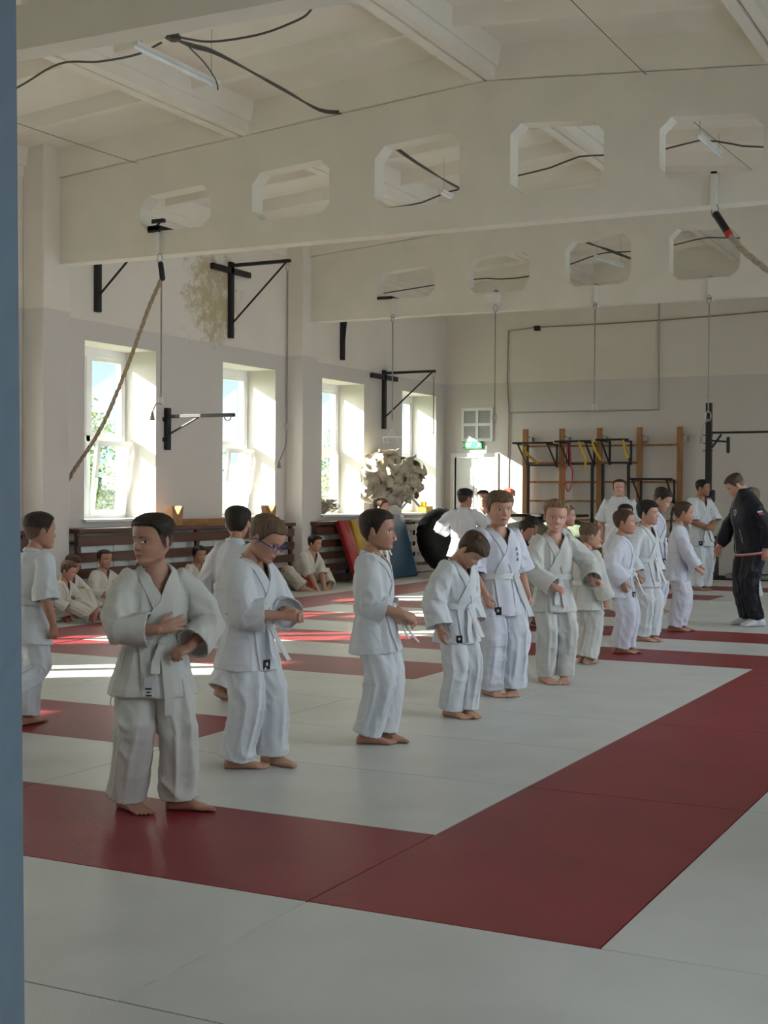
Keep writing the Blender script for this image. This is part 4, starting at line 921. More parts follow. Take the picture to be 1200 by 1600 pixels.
ALIAS = dict(hang=dict(w=(.150,.035,-.035), pole=(.35,-.7,0), d=(-.05,.18,-1), n=(-1,.15,0), curl=.45))
def person(loc, H, a=0, h=None, pitch=0, roll=0, lean=0, twist=0, side=0, hip=None, R=None, Lf=None, feet=None, knees=None, hair=None, sk='a', gi='w', beltm=None, hr=.166,
           child=True, face=True, vox=.006, sleeve=.75, fullness=1.0, label='', group=None, tag_lab=True, kanji=False, style='gi', smile=0, mouth=None, glasses=False, seed=0, skirt=.115, hem=.045,
           foot_dirs=(12,-12), braid=False, belt_ends=None, legs=True, knot_side=0, girth=1.0, hipx=.052, undershirt=False, closed=False, sash=True, neckgap=0, leg_girth=1.0):
    rnd = random.Random(seed*17+3); h = a if h is None else h
    base = V((loc[0], loc[1], loc[2] if len(loc) > 2 else 0))
    tc_ = -V((base.x, base.y, 0)).normalized(); ri = V((-tc_.y, tc_.x, 0)); 
    if ri.dot(RIGHT) < 0: ri = -ri
    def wdir(deg): return tc_*math.cos(rad(deg))+ri*math.sin(rad(deg))
    fw = wdir(a); ang = math.atan2(-fw.x, fw.y)
    M = Matrix.Translation(base) @ Matrix.Rotation(ang, 4, 'Z')
    hipz = .50 if hip is None else hip[2]; hp = V((0,0,.50))*H if hip is None else V(hip)*H
    T = M @ Matrix.Translation(hp) @ Matrix.Rotation(-rad(lean), 4, 'X') @ Matrix.Rotation(rad(side), 4, 'Y') @ Matrix.Rotation(rad(twist), 4, 'Z')
    T3 = T.to_3x3(); M3 = M.to_3x3()
    def tp(x, y, z): return T @ V((x*H, y*H, z*H))
    def tv(x, y, z): return T3 @ V((x, y, z))
    G = girth
    # ---- arms
    arms = {}
    for sd, spec in ((1, R), (-1, Lf)):
        sp = dict(ALIAS['hang']); sp.update(spec or {})
        mir = (lambda p: (p[0]*sd, p[1], p[2])) if not (spec and spec.get('abs')) else (lambda p: tuple(p))
        sh = tp(sd*.096*G**.5, 0, .262); wr0 = tp(*mir(sp['w'])); el, wr = ik(sh, wr0, .170*H, .142*H, tv(*mir(sp['pole'])))
        arms[sd] = (sh, el, wr, tv(*mir(sp['d'])).normalized(), tv(*mir(sp['n'])).normalized(), sp)
    # ---- legs
    lg = {}
    ft = feet or ((.062,0,0),(-.062,0,0))
    for k, sd in ((0, 1), (1, -1)):
        fp = ft[k]; A = M @ V((fp[0]*H, fp[1]*H, fp[2]*H)); o_ = fp[3] if len(fp) > 3 else {}
        fd = o_.get('t'); td = (M3 @ V(fd)).normalized() if fd else M3 @ V((math.sin(rad(foot_dirs[k])), math.cos(rad(foot_dirs[k])), 0))
        upv = (M3 @ V(o_['up'])).normalized() if 'up' in o_ else V((0,0,1))
        ank = A + upv*.043*H; hj = tp(sd*hipx, 0, -.01)
        pole = M3 @ V(o_.get('pole', (0.05*sd, 1, 0)))
        kn, ank2 = ik(hj, ank, .235*H, .225*H, pole); 
        A = A + (ank2-ank); lg[sd] = (hj, kn, ank2, A, td, upv)
    # ---- head
    Hh = hr*H; hf = wdir(h); hang = math.atan2(-hf.x, hf.y); piv = tp(0, .012, .331+neckgap)
    Hm = Matrix.Translation(piv) @ Matrix.Rotation(hang, 4, 'Z') @ Matrix.Rotation(-rad(pitch), 4, 'X') @ Matrix.Rotation(rad(roll), 4, 'Y') @ Matrix.Scale(Hh, 4) @ Matrix.Translation((0,.10,-.06))
    # ---- body mesh
    b = MB()
    ring = lambda z, rx, ry, y=0: (tp(0,y,z), tv(rx*H*G,0,0), tv(0,ry*H*G,0))
    b.loft([ring(-.06,.045,.04),ring(-.04,.066,.055),ring(0,.074,.058),ring(.06,.068,.052),ring(.12,.072,.052),ring(.18,.080,.060,.004),ring(.235,.078,.056),ring(.262,.064,.046),ring(.29,.050,.042),ring(.315,.040,.037),ring(.33,.033,.033)], 28)
    hc = Hm @ V((0,-.10,.18)); b.tube([tp(0,-.004,.27), tp(0,-.002,.32), hc, Hm @ V((0,-.08,.4))], [.040*H,.031*H,.030*H if child else .038*H,.032*H], 18)
    head_mesh(b, Hm, child)
    af = 1.0 if child else 1.12
    for sd, (sh, el, wr, hd, hn, sp) in arms.items():
        mid1 = sh.lerp(el,.5); mid2 = el.lerp(wr,.35)
        b.tube([tp(sd*.05,0,.245), sh-tv(0,0,.008*H), mid1, el, mid2, wr.lerp(el,.12), wr], [.022*H*af,.022*H*af,.025*H*af,.0245*H*af,.0255*H*af,.0175*H*af,.0165*H*af], 16)
        hand_mesh(b, wr, hd, hn, .105*H*(1 if child else .98), sd, sp.get('curl',.4), sp.get('thumb',.3), sp.get('point',False), sp.get('spread',0))
    for sd, (hj, kn, an, A, td, up) in lg.items():
        b.tube([tp(sd*.03,0,0), hj, hj.lerp(kn,.5), kn, kn.lerp(an,.35), an.lerp(kn,.18), an-up*.008*H], [.038*H,.040*H,.038*H,.032*H,.036*H,.022*H,.022*H], 16)
        foot_mesh(b, A, td, up, (.166 if style == 'gi' else .155)*H, sd, toes=(style == 'gi'), fat=1.0)
    nm = remesh(b, vox, 2)
    body = link_mesh(nm, 'person', SK[sk], None, base)
    tag(body, label, 'person', group)
    bv = BVHTree.FromPolygons([v.co + base for v in nm.vertices], [tuple(p.vertices) for p in nm.polygons])
    Hi = Hm.inverted(); Hm3 = Hm.to_3x3()
    def fpt(x, z, off=.0012, tall=1.2):              # point on the face surface
        o_ = Hm @ V((x, tall, z)); d_ = (Hm3 @ V((0,-1,0))).normalized(); r_ = bv.ray_cast(o_, d_, 3*Hh)
        if r_[0] is None: return Hm @ V((x,.4,z))
        return r_[0] - d_*off
    def patch(name, fn, nu, nv, m, off, parent=body, mi=None, ms=None):
        vs = [fpt(*fn(i/nu, j/nv), off=off) for i in range(nu+1) for j in range(nv+1)]
        fs = [(i*(nv+1)+j, (i+1)*(nv+1)+j, (i+1)*(nv+1)+j+1, i*(nv+1)+j+1) for i in range(nu) for j in range(nv)]
        w_ = MB(); w_.add(vs, fs)
        if mi: w_.m = [mi(i/nu+.5/nu, j/nv+.5/nv) for i in range(nu) for j in range(nv)]
        return w_.build(name, ms or m, parent, origin=base, smooth=True, angle=180)
    if face:
        ey = .485; gx, gz = (0, 0)
        for s in (-1, 1):
            cx = s*.138; ew = .070; eh = .029*(1-.35*smile)
            def fe(u, v, cx=cx, s=s): 
                x = cx+(u*2-1)*ew; k = math.sqrt(max(0, 1-(u*2-1)**2)); top = eh*k; bot = -eh*.72*k
                return x, ey + bot+(top-bot)*v + (u-.5)*s*.010
            def mi(u, v, s=s):
                x = (u*2-1)*ew; k = math.sqrt(max(0,1-(u*2-1)**2)); z = -eh*.72*k+(eh+eh*.72)*k*v
                r_ = math.hypot(x-.004*s*0, z-.003)
                return 3 if v > .90 else (2 if r_ < .011 else (1 if r_ < .027 else 0))
            patch('eye', fe, 22, 12, M_ew, .0006+.0004, mi=mi, ms=[M_ew, M_ei, M_lash, M_lash])
            def fb(u, v, cx=cx, s=s):
                x = cx+(u*2-1)*.092; t_ = abs((u*2-1)); return x, .572 + .014*(1-t_**2) + (v-.5)*.024*(1-.6*(u if s > 0 else 1-u)) 
            patch('eyebrow', fb, 12, 3, FM['brown' if not hair else hair.get('c','brown')] if hair and hair.get('c') in ('light','blond') else HM['brown'], .0010)
        if mouth == 'open':
            patch('mouth', lambda u, v: (math.cos(2*PI*u)*.055*v, .19+math.sin(2*PI*u)*.075*v), 20, 3, M_mouth, .0015)
        else:
            mw = .085*(1+.35*smile)
            def fl_(u, v):
                t_ = u*2-1; k = math.sqrt(max(0,1-t_*t_)); z = .208 + smile*.030*t_*t_; return t_*mw, z + (-.032*k*(1-v)+.026*k*v*(1-.25*math.exp(-(t_/.15)**2)))
            lp = patch('lips', fl_, 16, 6, M_lip, .0010)
            patch('mouth_line', lambda u, v: ((u*2-1)*mw*.97, .208+smile*.030*(u*2-1)**2+(v-.5)*(.006+.022*smile*(1-(u*2-1)**2))), 12, 2, M_teeth if smile > .5 else M_mouth, .0016, parent=lp)
        for s in (-1, 1):
            patch('nostril', lambda u, v, s=s: (s*.028+math.cos(2*PI*u)*.013*v, .322+math.sin(2*PI*u)*.007*v), 8, 2, M_mouth, .0008)
    # ---- hair
    if hair:
        hc_ = hair.get('c','brown'); fh = hair.get('front',.80); sd_ = hair.get('side',.50); nape = hair.get('nape',.24); th = hair.get('top',.055); ts = hair.get('sides',.018); bang = hair.get('bang',0); tuft = hair.get('tuft',.012)
        na, nl = 96, 34; P = np.zeros((nl+3, na, 3)); 
        def line(a_):
            d_ = abs(a_)/PI*180
            return smoothint([0,25,48,62,74,86,97,112,135,180],[fh-bang,fh-bang*.9,fh-.02-bang*.6,fh-.10-bang*.3,sd_+.04,sd_-.09,sd_+.09,.40,nape+.04,nape], d_)
        AA = [(-PI+2*PI*j/na) for j in range(na)]
        jit = vnoise(np.array([[a_*7, 3.1+seed, .5] for a_ in AA]), 5)
        for j, a_ in enumerate(AA):
            zl = line(a_)+(jit[j]-.5)*hair.get('jag',.03)
            for i in range(nl):
                f_ = i/(nl-1); z = .999-(.999-zl)*(f_**.8) if False else zl+(.999-zl)*math.cos(f_*PI/2)
                p = head_pt(a_, min(z,.999), child, face=False); top = sstep(np.array([z]), .58, .80)[0]
                if hair.get('bob'): top = max(top, .8)
                t_ = ts+(th-ts)*top; t_ = t_*min(1, (1-f_)*6+ (.35 if top > .5 else .05)) + .004
                c_ = V((0,-.03,.55)); d_ = (p-c_); 
                q = p + d_.normalized()*t_
                if bang and f_ > .8 and abs(a_) < 1.1: q.y += .02
                P[i, j] = q
            p = V(P[nl-1, j]); c_ = V((0,-.03,.55))
            P[nl, j] = p + (c_-p)*.10; P[nl+1, j] = p + (c_-p)*.22; P[nl+2, j] = p+(c_-p)*.3
        Q = P[:nl].reshape(-1, 3); aa = np.tile(np.array(AA), nl); swirl = aa*hair.get('freq',7.0)
        nz1 = vnoise(np.stack([Q[:,0]*22, Q[:,1]*9, Q[:,2]*9+seed], 1), 3); nz2 = ridged(np.stack([Q[:,0]*60+Q[:,1]*14, Q[:,1]*12, Q[:,2]*14], 1), 9)
        topw = sstep(Q[:,2], .55, .8)
        amp = (.25+.75*topw)*tuft; D = Q-np.array([0,-.03,.55]); D /= np.linalg.norm(D, axis=1)[:,None]
        Q = Q + D*((nz1-.5)*2.2*amp+(nz2-.5)*1.1*amp)[:,None]; P[:nl] = Q.reshape(nl, na, 3)
        w_ = MB(); R_ = nl+3
        vs = [Hm @ V(P[i,j]) for i in range(R_) for j in range(na)]; fs = []; mi = []
        for i in range(R_-1):
            for j in range(na):
                fs.append((i*na+j, (i+1)*na+j, (i+1)*na+(j+1)%na, i*na+(j+1)%na)); zc = P[min(i,nl-1), j][2]; mi.append(1 if (zc < hair.get('fade', 0) + .03*(jit[j]-.5) and abs(AA[j]) > .9) else 0)
        fs.append(tuple(reversed(range(na)))); mi.append(0)
        w_.add(vs, fs); w_.m = mi; ho = w_.build('hair', [HM[hc_], FM[hc_]], body, origin=base, smooth=True, angle=180)
        if hair.get('spikes'):
            w_ = MB()
            for k in range(hair['spikes']):
                x = rnd.uniform(-.2,.2); y = rnd.uniform(-.3,.05) if not hair.get('spike_front') else rnd.uniform(-.1,.28); zz = .93+rnd.uniform(0,.05); p = V((x,y,zz)); e = p+V((x*.5+rnd.uniform(-.06,.06), rnd.uniform(-.05,.10), rnd.uniform(.05,.13)))
                w_.tube([Hm @ p, Hm @ p.lerp(e,.5), Hm @ e], [.018*Hh,.012*Hh,.003*Hh], 5)
            w_.build('hair_tuft', HM[hc_], ho, origin=base, smooth=True)
        if hair.get('pony'):
            w_ = MB(); p0 = Hm @ V((0,-.44,.66)); dn = V((0,0,-1)); bk = -fw
            LL = hair['pony']
            P_ = [p0, p0+bk*.02+dn*.02, p0+bk*.03+dn*LL*.3, p0+bk*.035+dn*LL*.7, p0+bk*.05+dn*LL]
            pts = curve_pts(P_, 26); n_ = len(pts)
            w_.tube(pts, [.016*(1+.25*math.sin(i*1.6))*(1-.35*i/n_) for i in range(n_)], 10); w_.build('braid', HM[hc_], ho, origin=base, smooth=True)
            w_ = MB(); w_.ball(p0+bk*.01, .02, 10); w_.build('hair_band', M_ink, ho, origin=base, smooth=True)
    if glasses:
        gf = MB(); mg = mat('blue_glasses_plastic', (.03,.07,.28), .3); 
        fy = .43; 
        for s in (-1,1):
            P_ = [Hm @ V((s*.155+math.cos(t_)*.115, fy-.02*abs(math.cos(t_)), .475+math.sin(t_)*.085)) for t_ in np.linspace(0, 2*PI, 21)]; gf.tube(P_, .0022, 6, round_=False)
            gf.tube([Hm @ V((s*.27, fy-.01, .50)), Hm @ V((s*.385, fy-.06,.51)), Hm @ V((s*.395, .1,.50)), Hm @ V((s*.40,-.05,.49)), Hm @ V((s*.38,-.12,.42))], .0030, 6)
        gf.tube([Hm @ V((-.04,fy+.02,.49)), Hm @ V((0,fy+.03,.50)), Hm @ V((.04,fy+.02,.49))], .0022, 6)
        go = gf.build('glasses', mg, body, origin=base, smooth=True)
    # ---- trousers
    fu = fullness; gm = GI[gi] if style == 'gi' else M_navy
    if legs:
        w_ = MB(); k_ = 1.0 if style == 'gi' else .80
        w_.loft([ring(.055,.080,.062),ring(.03,.088,.070),ring(-.02,.097,.079),ring(-.06,.100,.080),ring(-.09,.085,.06)], 28)
        for sd, (hj, kn, an, A, td, up) in lg.items():
            axd = (an-kn).normalized(); cuff = an - axd*(hem-.043)*H
            if style != 'gi': cuff = an
            lgk = leg_girth
            rr = [.056,.062,.060,.057,.058,.060,.063] if style == 'gi' else [.066,.064,.056,.049,.045,.042,.040]
            rr = [r_*H*fu*lgk if i > 0 else r_*H for i, r_ in enumerate(rr)]
            w_.tube([hj, hj.lerp(kn,.35), kn.lerp(hj,.15), kn.lerp(cuff,.25), kn.lerp(cuff,.65), kn.lerp(cuff,.93), cuff], rr, 24, cup=(max(.011, vox*2.6), .06), ref=tuple(M3 @ V((1,0,0))) if False else None)
        vx = max(vox*1.3, .0065); tm_ = remesh(w_, vx, 2); Pn, Nn = arr(tm_)
        disp = np.zeros(len(Pn)); best = np.full(len(Pn), 9.0); OUT = Nn.copy()
        for sd, (hj, kn, an, A, td, up) in lg.items():
            for q, (p0, p1, s0) in enumerate(((hj,kn,0),(kn,an,.24*H))):
                p0a = np.array(p0); ax = np.array(p1-p0); Ls = np.linalg.norm(ax); ax = ax/Ls
                rel_ = Pn-p0a; s_ = np.clip(rel_@ax, 0, Ls); dv = rel_-s_[:,None]*ax; dist = np.linalg.norm(dv, axis=1)
                e1 = np.array(tv(1,0,0)); e1 = e1-ax*(e1@ax); e1 /= np.linalg.norm(e1)+1e-9; e2 = np.cross(ax, e1); an_ = np.arctan2(dv@e2, dv@e1)
                sH = (s_+s0)/H
                vfold = ridged(np.stack([np.cos(an_)*1.7+sd*5, np.sin(an_)*1.7+sH*1.2, sH*3.2+seed], 1), 21+seed)
                diag = ridged(np.stack([np.cos(an_)*.9+sd*3, sH*15+np.sin(an_)*1.1, np.sin(an_)*.8+seed], 1), 31+seed)
                lowh = sstep(sH, .32, .45); knee = np.exp(-((sH-.235)/.07)**2)
                dd_ = (vfold**2-.42)*.020*(1-.4*lowh-.35*sstep(sH,.41,.46))*sstep(sH,.02,.10) + (diag**2-.42)*(.013*lowh*(1-.6*sstep(sH,.42,.47))+.012*knee+.003)
                m_ = dist < best; disp[m_] = dd_[m_]; best[m_] = dist[m_]; m2 = m_ & (dist > .02*H) & (sH > .06); OUT[m2] = (dv/np.maximum(dist,1e-6)[:,None])[m2]
        disp += (vnoise(Pn*18, seed)-.5)*.006 + (ridged(np.stack([Pn[:,0]*24+Pn[:,2]*8, Pn[:,1]*24, Pn[:,2]*20+seed], 1), 93)-.6)*.004
        Pn = Pn+OUT*(disp*(H/1.27))[:,None]; Pn[:,2] = np.maximum(Pn[:,2], base.z+.004 if hip is None or hip[2] > .3 else base.z+.003); setarr(tm_, Pn)
        tr = link_mesh(tm_, 'trousers', gm, body, base)
        if style != 'gi':
            tag(tr, kind=None)
    # ---- jacket
    sk_ = skirt; j = MB(); tr_ = style != 'gi'
    rl = [(-sk_,.137,.112),(-sk_*.75,.131,.107),(-.05,.119,.096),(0,.107,.086),(.045,.098,.077),(.075,.094,.073),(.105,.100,.078),(.15,.106,.082),(.20,.110,.080),(.232,.110,.074),(.258,.100,.064),(.280,.078,.054),(.300,.056,.047),(.318,.045,.043)] if not tr_ else \
         [(-.055,.112,.090),(-.03,.116,.095),(0,.112,.090),(.05,.106,.084),(.10,.108,.084),(.15,.112,.086),(.20,.118,.084),(.232,.116,.078),(.260,.102,.066),(.283,.080,.055),(.303,.058,.048),(.322,.047,.045),(.342,.045,.046)]
    rl = rl[::-1]
    j.loft([(tp(0,(.004 if z > .1 else 0),z), tv(rx*H*G*(fu**.3),0,0), tv(0,ry*H*G*(fu**.3),0)) for z, rx, ry in rl], 36, cup=(max(.012, vox*2.6),.07))
    slv = {}
    for sd, (sh, el, wr, hd, hn, sp) in arms.items():
        sl = sp.get('sleeve', sleeve); q = el.lerp(wr, sl) if sl > 0 else sh.lerp(el, 1+sl)
        sf = (1.0 if not tr_ else .84)*sp.get('sw',1.0)
        if sl > .3: pts_ = [tp(sd*.045,0,.225), sh.lerp(tp(sd*.06,0,.24),.12), sh.lerp(el,.28), sh.lerp(el,.72), el.lerp(q,.15), el.lerp(q,.6), el.lerp(q,.93), q]; rr = [.050,.047,.047,.049,.050,.051,.053 if not tr_ else .042,.056 if not tr_ else .037]
        elif sl > 0: pts_ = [tp(sd*.045,0,.225), sh.lerp(tp(sd*.06,0,.24),.12), sh.lerp(el,.35), sh.lerp(el,.8), q]; rr = [.050,.047,.047,.052,.058]
        else: pts_ = [tp(sd*.045,0,.225), sh, sh.lerp(q,.5), q]; rr = [.050,.047,.052,.058]
        j.tube(pts_, [r_*H*sf*(fu**.4) for r_ in rr], 22, cup=(max(.011, vox*2.6), .06)); slv[sd] = q
    vx = max(vox*1.3, .0065); jm = remesh(j, vx, 2); Pn, Nn = arr(jm)
    Ti = np.array(T.inverted()); q = Pn@Ti[:3,:3].T+Ti[:3,3]; q /= H
    da = np.full(len(Pn), 9.0); sA = np.zeros(len(Pn)); aA = np.zeros(len(Pn)); OUT = Nn.copy()
    for sd, (sh, el, wr, hd, hn, sp) in arms.items():
        for (p0, p1, s0) in ((sh,el,0),(el,wr,.17*H)):
            ax = np.array(p1-p0); Ls = np.linalg.norm(ax); ax /= Ls; rel_ = Pn-np.array(p0); s_ = np.clip(rel_@ax,0,Ls); dv = rel_-s_[:,None]*ax; dist = np.linalg.norm(dv,axis=1)
            e1 = np.array(tv(0,1,0)); e1 = e1-ax*(e1@ax); e1 /= np.linalg.norm(e1)+1e-9; e2 = np.cross(ax,e1); m_ = dist < da
            aA[m_] = np.arctan2(dv@e2, dv@e1)[m_]; sA[m_] = ((s_+s0)/H+sd*2)[m_]; da[m_] = dist[m_]; m2 = m_ & (dist > .02*H) & ((s_+s0)/H > .05); OUT[m2] = (dv/np.maximum(dist,1e-6)[:,None])[m2]
    wa = 1-sstep(da/H, .060, .085); wa = wa*sstep(np.abs(q[:,0]), .085, .12) + wa*sstep(q[:,1], .085, .11)*(1-sstep(np.abs(q[:,0]), .085, .12))
    wa = np.clip(wa, 0, 1)
    rt = q.copy()*H; rt[:,2] = 0; rt /= np.maximum(np.linalg.norm(rt,axis=1),1e-6)[:,None]; rt = rt@np.array(T3).T; m3 = (wa < .5) & (q[:,2] < .24); OUT[m3] = rt[m3]; m4 = (wa < .5) & (q[:,2] >= .24); OUT[m4] = Nn[m4]
    s1 = np.where(sA > 1, sA-2, sA+2)
    armf = (ridged(np.stack([s1*17+np.sin(aA)*.8, np.cos(aA)*1.0, np.sin(aA)*1.0+seed], 1), 41+seed)-.6)*.020*(.5+.8*np.exp(-((s1-.17)/.06)**2))*sstep(s1,.03,.09)
    an_ = np.arctan2(q[:,0], q[:,1]); z_ = q[:,2]; bz = .075
    up_f = (ridged(np.stack([np.cos(an_)*2.6+z_*2, np.sin(an_)*2.6, z_*5+seed], 1), 51+seed)-.6)*.020*sstep(z_, bz+.005, bz+.05)*(1-.55*sstep(z_,.17,.27))
    dn_f = (ridged(np.stack([np.cos(an_)*2.1, np.sin(an_)*2.1, z_*2+seed], 1), 61+seed)-.6)*.020*(1-sstep(z_, bz-.05, bz-.008))
    tor = up_f+dn_f
    fine = (ridged(np.stack([Pn[:,0]*26+Pn[:,2]*9, Pn[:,1]*26-Pn[:,2]*9, Pn[:,2]*22+seed], 1), 91)-.6)*.0045*sstep(np.abs(z_-bz), .012, .03)*(.35+.65*wa+.3*(z_ < bz))
    if tr_: armf *= .8; tor = (ridged(np.stack([np.cos(an_)*1.6, np.sin(an_)*1.6, z_*9+seed], 1), 71)-.6)*.012*(1-.6*sstep(z_,.15,.28))
    disp = armf*wa+tor*(1-wa)+fine+(vnoise(Pn*16, seed+5)-.5)*.006*np.where(np.abs(z_-bz) < .02, .2, 1)
    Pn = Pn+OUT*(disp*(H/1.27))[:,None]; Pn[:,2] = np.maximum(Pn[:,2], base.z+.006); setarr(jm, Pn)
    jb = bvh_of(jm)
    # open the neck
    import bmesh
    q = Pn@Ti[:3,:3].T+Ti[:3,3]; q /= H
    vdeep = .165 if not tr_ else .30
    xv = .045*np.clip((q[:,2]-vdeep)/(.30-vdeep), 0, 1)**.8 - .003
    if closed or tr_: xv = xv*0-1
    kill = ((np.abs(q[:,0]) < xv) & (q[:,1] > .01) & (q[:,2] > vdeep) & (q[:,2] < .33)) | ((q[:,2] > (.312 if not tr_ else 9)) & (np.hypot(q[:,0], q[:,1]) < .055))
    bm = bmesh.new(); bm.from_mesh(jm); bm.verts.ensure_lookup_table()
    bmesh.ops.delete(bm, geom=[bm.verts[i] for i in np.nonzero(kill)[0]], context='VERTS'); bm.to_mesh(jm); bm.free()
    jo = link_mesh(jm, 'karate_jacket' if not tr_ else 'tracksuit_top', gm, body, base)
    def surf(x, y, z, off):                          # torso-frame guess -> point lying on the jacket
        p = tp(x, y, z); r_ = jb.find_nearest(p)
        if r_[0] is None or r_[3] > .05*H: return p
        c = tp(0, 0, z); n_ = r_[1]
        if n_.dot(p-c) < 0: n_ = -n_
        return r_[0]+n_*off
    def torso_r(z):
        zs = [t_[0] for t_ in rl[::-1]]; return np.interp(z, zs, [t_[1] for t_ in rl[::-1]])*G*fu**.3, np.interp(z, zs, [t_[2] for t_ in rl[::-1]])*G*fu**.3
    def front(x, z): rx, ry = torso_r(z); return ry*math.sqrt(max(0.05, 1-min(.98,(x/rx)**2)))
    def ribbon(name, ctr, hw, off, m, parent, th_=.004, guess=None):
        # ctr: list of (x, y, z, wx, wy, wz) centre and width direction in the torso frame
        vs = []; n_ = len(ctr)
        for (x,y,z,wx,wy,wz) in ctr:
            wv = V((wx,wy,wz)).normalized()
            for o2 in (off*.15, off+th_):
                for e_ in (-1,-.35,.35,1): vs.append(surf(x+wv.x*hw*e_, y+wv.y*hw*e_, z+wv.z*hw*e_, o2))
        S_ = [V(p) for p in vs]
        for _ in range(3):
            S2 = list(S_)
            for i in range(1, n_-1):
                for k in range(8): S2[i*8+k] = (S_[(i-1)*8+k]+S_[i*8+k]*2+S_[(i+1)*8+k])/4
            S_ = S2
        vs = S_; fs = []
        for i in range(n_-1):
            A_, B_ = i*8, (i+1)*8
            for k in range(3): fs.append((A_+4+k, A_+5+k, B_+5+k, B_+4+k)); fs.append((A_+k, B_+k, B_+k+1, A_+k+1))
            fs.append((A_, A_+4, B_+4, B_)); fs.append((A_+3, B_+3, B_+7, A_+7))
        for e_ in (0, (n_-1)*8): fs.append((e_, e_+1, e_+5, e_+4)); fs.append((e_+1, e_+2, e_+6, e_+5)); fs.append((e_+2, e_+3, e_+7, e_+6))
        w2 = MB(); w2.add(vs, fs); return w2.build(name, m, parent, origin=base, smooth=True, angle=50)
    if not tr_:
        for sd, off in ((1, .003), (-1, .007)):      # lapels: the left one crosses on top
            key = [(0,-.046,.322,0,.2,1),(sd*.034,-.036,.322,sd*.3,0,1),(sd*.050,-.004,.310,sd*.8,0,.6),(sd*.050,.034,.285,sd*1,.3,.2),(sd*.034,.06,.245,sd*1,.2,-.05),(sd*.012,.07,.20,sd,.1,-.35),(-sd*.012,.08,.155,sd,0,-.5),(-sd*.036,.078,.115,sd,0,-.6),(-sd*.046,.072,.075,sd,0,-.25),(-sd*.046,.08,.03,sd,0,0),(-sd*.044,.09,-.03,sd,0,0),(-sd*.042,.095,-sk_+.008,sd,0,0)]
            pts_ = []
            cc = curve_pts([k[:3] for k in key], 55); ww = curve_pts([k[3:] for k in key], 55)
            for c_, w2 in zip(cc, ww):
                yy_ = front(c_.x, c_.z) if c_.z < .26 else c_.y
                pts_.append((c_.x, yy_ if c_.z < .24 else c_.y*(c_.z-.24)/.02*1.0+yy_*(1-(c_.z-.24)/.02) if c_.z < .26 else c_.y, c_.z, w2.x, w2.y, w2.z))
            ribbon('lapel', pts_, .0205, off, gm, jo)
        # sleeve seam and hem stitching
        if beltm is not None or sash:
            bm_ = beltm or M_belt; w2 = MB(); vs = []; n_ = 60
            for k in range(n_):
                t_ = 2*PI*k/n_; rx, ry = torso_r(.075)
                for (e_, o2) in ((-1,.0),(-1,.008),(1,.008),(1,.0)):
                    z = .075+e_*.015+.003*math.sin(t_*2+seed); x = math.sin(t_)*(rx+.005+o2/H*1); y = math.cos(t_)*(ry+.006+o2/H*1); vs.append(tp(x,y,z))
            fs = []
            for k in range(n_):
                A_, B_ = k*4, ((k+1)%n_)*4
                for e_ in range(4): fs.append((A_+e_, B_+e_, B_+(e_+1)%4, A_+(e_+1)%4))
            w2.add(vs, fs); be = w2.build('belt', bm_, body, origin=base, smooth=True, angle=50)
            rx, ry = torso_r(.075); kx = knot_side
            w2 = MB(); cy = front(kx, .075)+.014
            for (dx, dz, s1, s2) in ((0,0,.020,.017),(.010,-.004,.014,.014),(-.010,.004,.014,.013)):
                w2.ball(tp(kx+dx, cy, .075+dz), (s1*H*.9, .012*H, s2*H), 12, M=T3)
            w2.build('knot', bm_, be, origin=base, smooth=True)
            ends = belt_ends or ((.045,.15,.02),(-.05,.14,.02))
            for i, (sx_, ln, outw) in enumerate(ends):
                w2 = MB(); n_ = 12; vs = []
                for k in range(n_+1):
                    f_ = k/n_; x = kx+sx_*min(1,f_*1.5)**.8*(.55+.45*f_); z = .070-ln*f_; 
                    yy_ = front(x*.9, max(z,-sk_))+.010+outw*f_+.004*math.sin(f_*5+i); d_ = V((sx_*(.8 if f_ < .4 else .25), 0, -ln)).normalized(); wv = V((-d_.z, 0, d_.x))*.0150
                    for e_ in (-1,1):
                        for o2 in (0,.0035): vs.append(tp(x+wv.x*e_, yy_+o2, z+wv.z*e_))
                fs = []
                for k in range(n_):
                    A_, B_ = k*4, k*4+4
                    for (p_, q_) in ((0,1),(1,3),(3,2),(2,0)): fs.append((A_+p_, A_+q_, B_+q_, B_+p_))
                fs += [(0,2,3,1), (n_*4,n_*4+1,n_*4+3,n_*4+2)]
                w2.add(vs, fs); w2.build('belt_end', bm_, be, origin=base, smooth=True, angle=50)
        if tag_lab:                                   # maker's tag near the hem
            def sq(x0, z0, hx, hz, off, m, nm_):
                w2 = MB(); cs_ = surf(x0, front(x0, z0), z0, off); n0 = (cs_-tp(0,0,z0)); n0 = n0-tv(0,0,1)*n0.dot(tv(0,0,1)); n0.normalize(); ux = tv(0,0,1).cross(n0).normalized(); c0 = cs_+n0*.006; vs = [c0+ux*dx*hx*H+tv(0,0,1)*dz*hz*H+n0*o3 for o3 in (-.004,0) for dx, dz in ((-1,-1),(1,-1),(1,1),(-1,1))]; w2.add(vs, [(0,3,2,1),(4,5,6,7),(0,1,5,4),(1,2,6,5),(2,3,7,6),(3,0,4,7)]); return w2.build(nm_, m, jo, origin=base)
            x0 = tag_lab if tag_lab is not True else .06
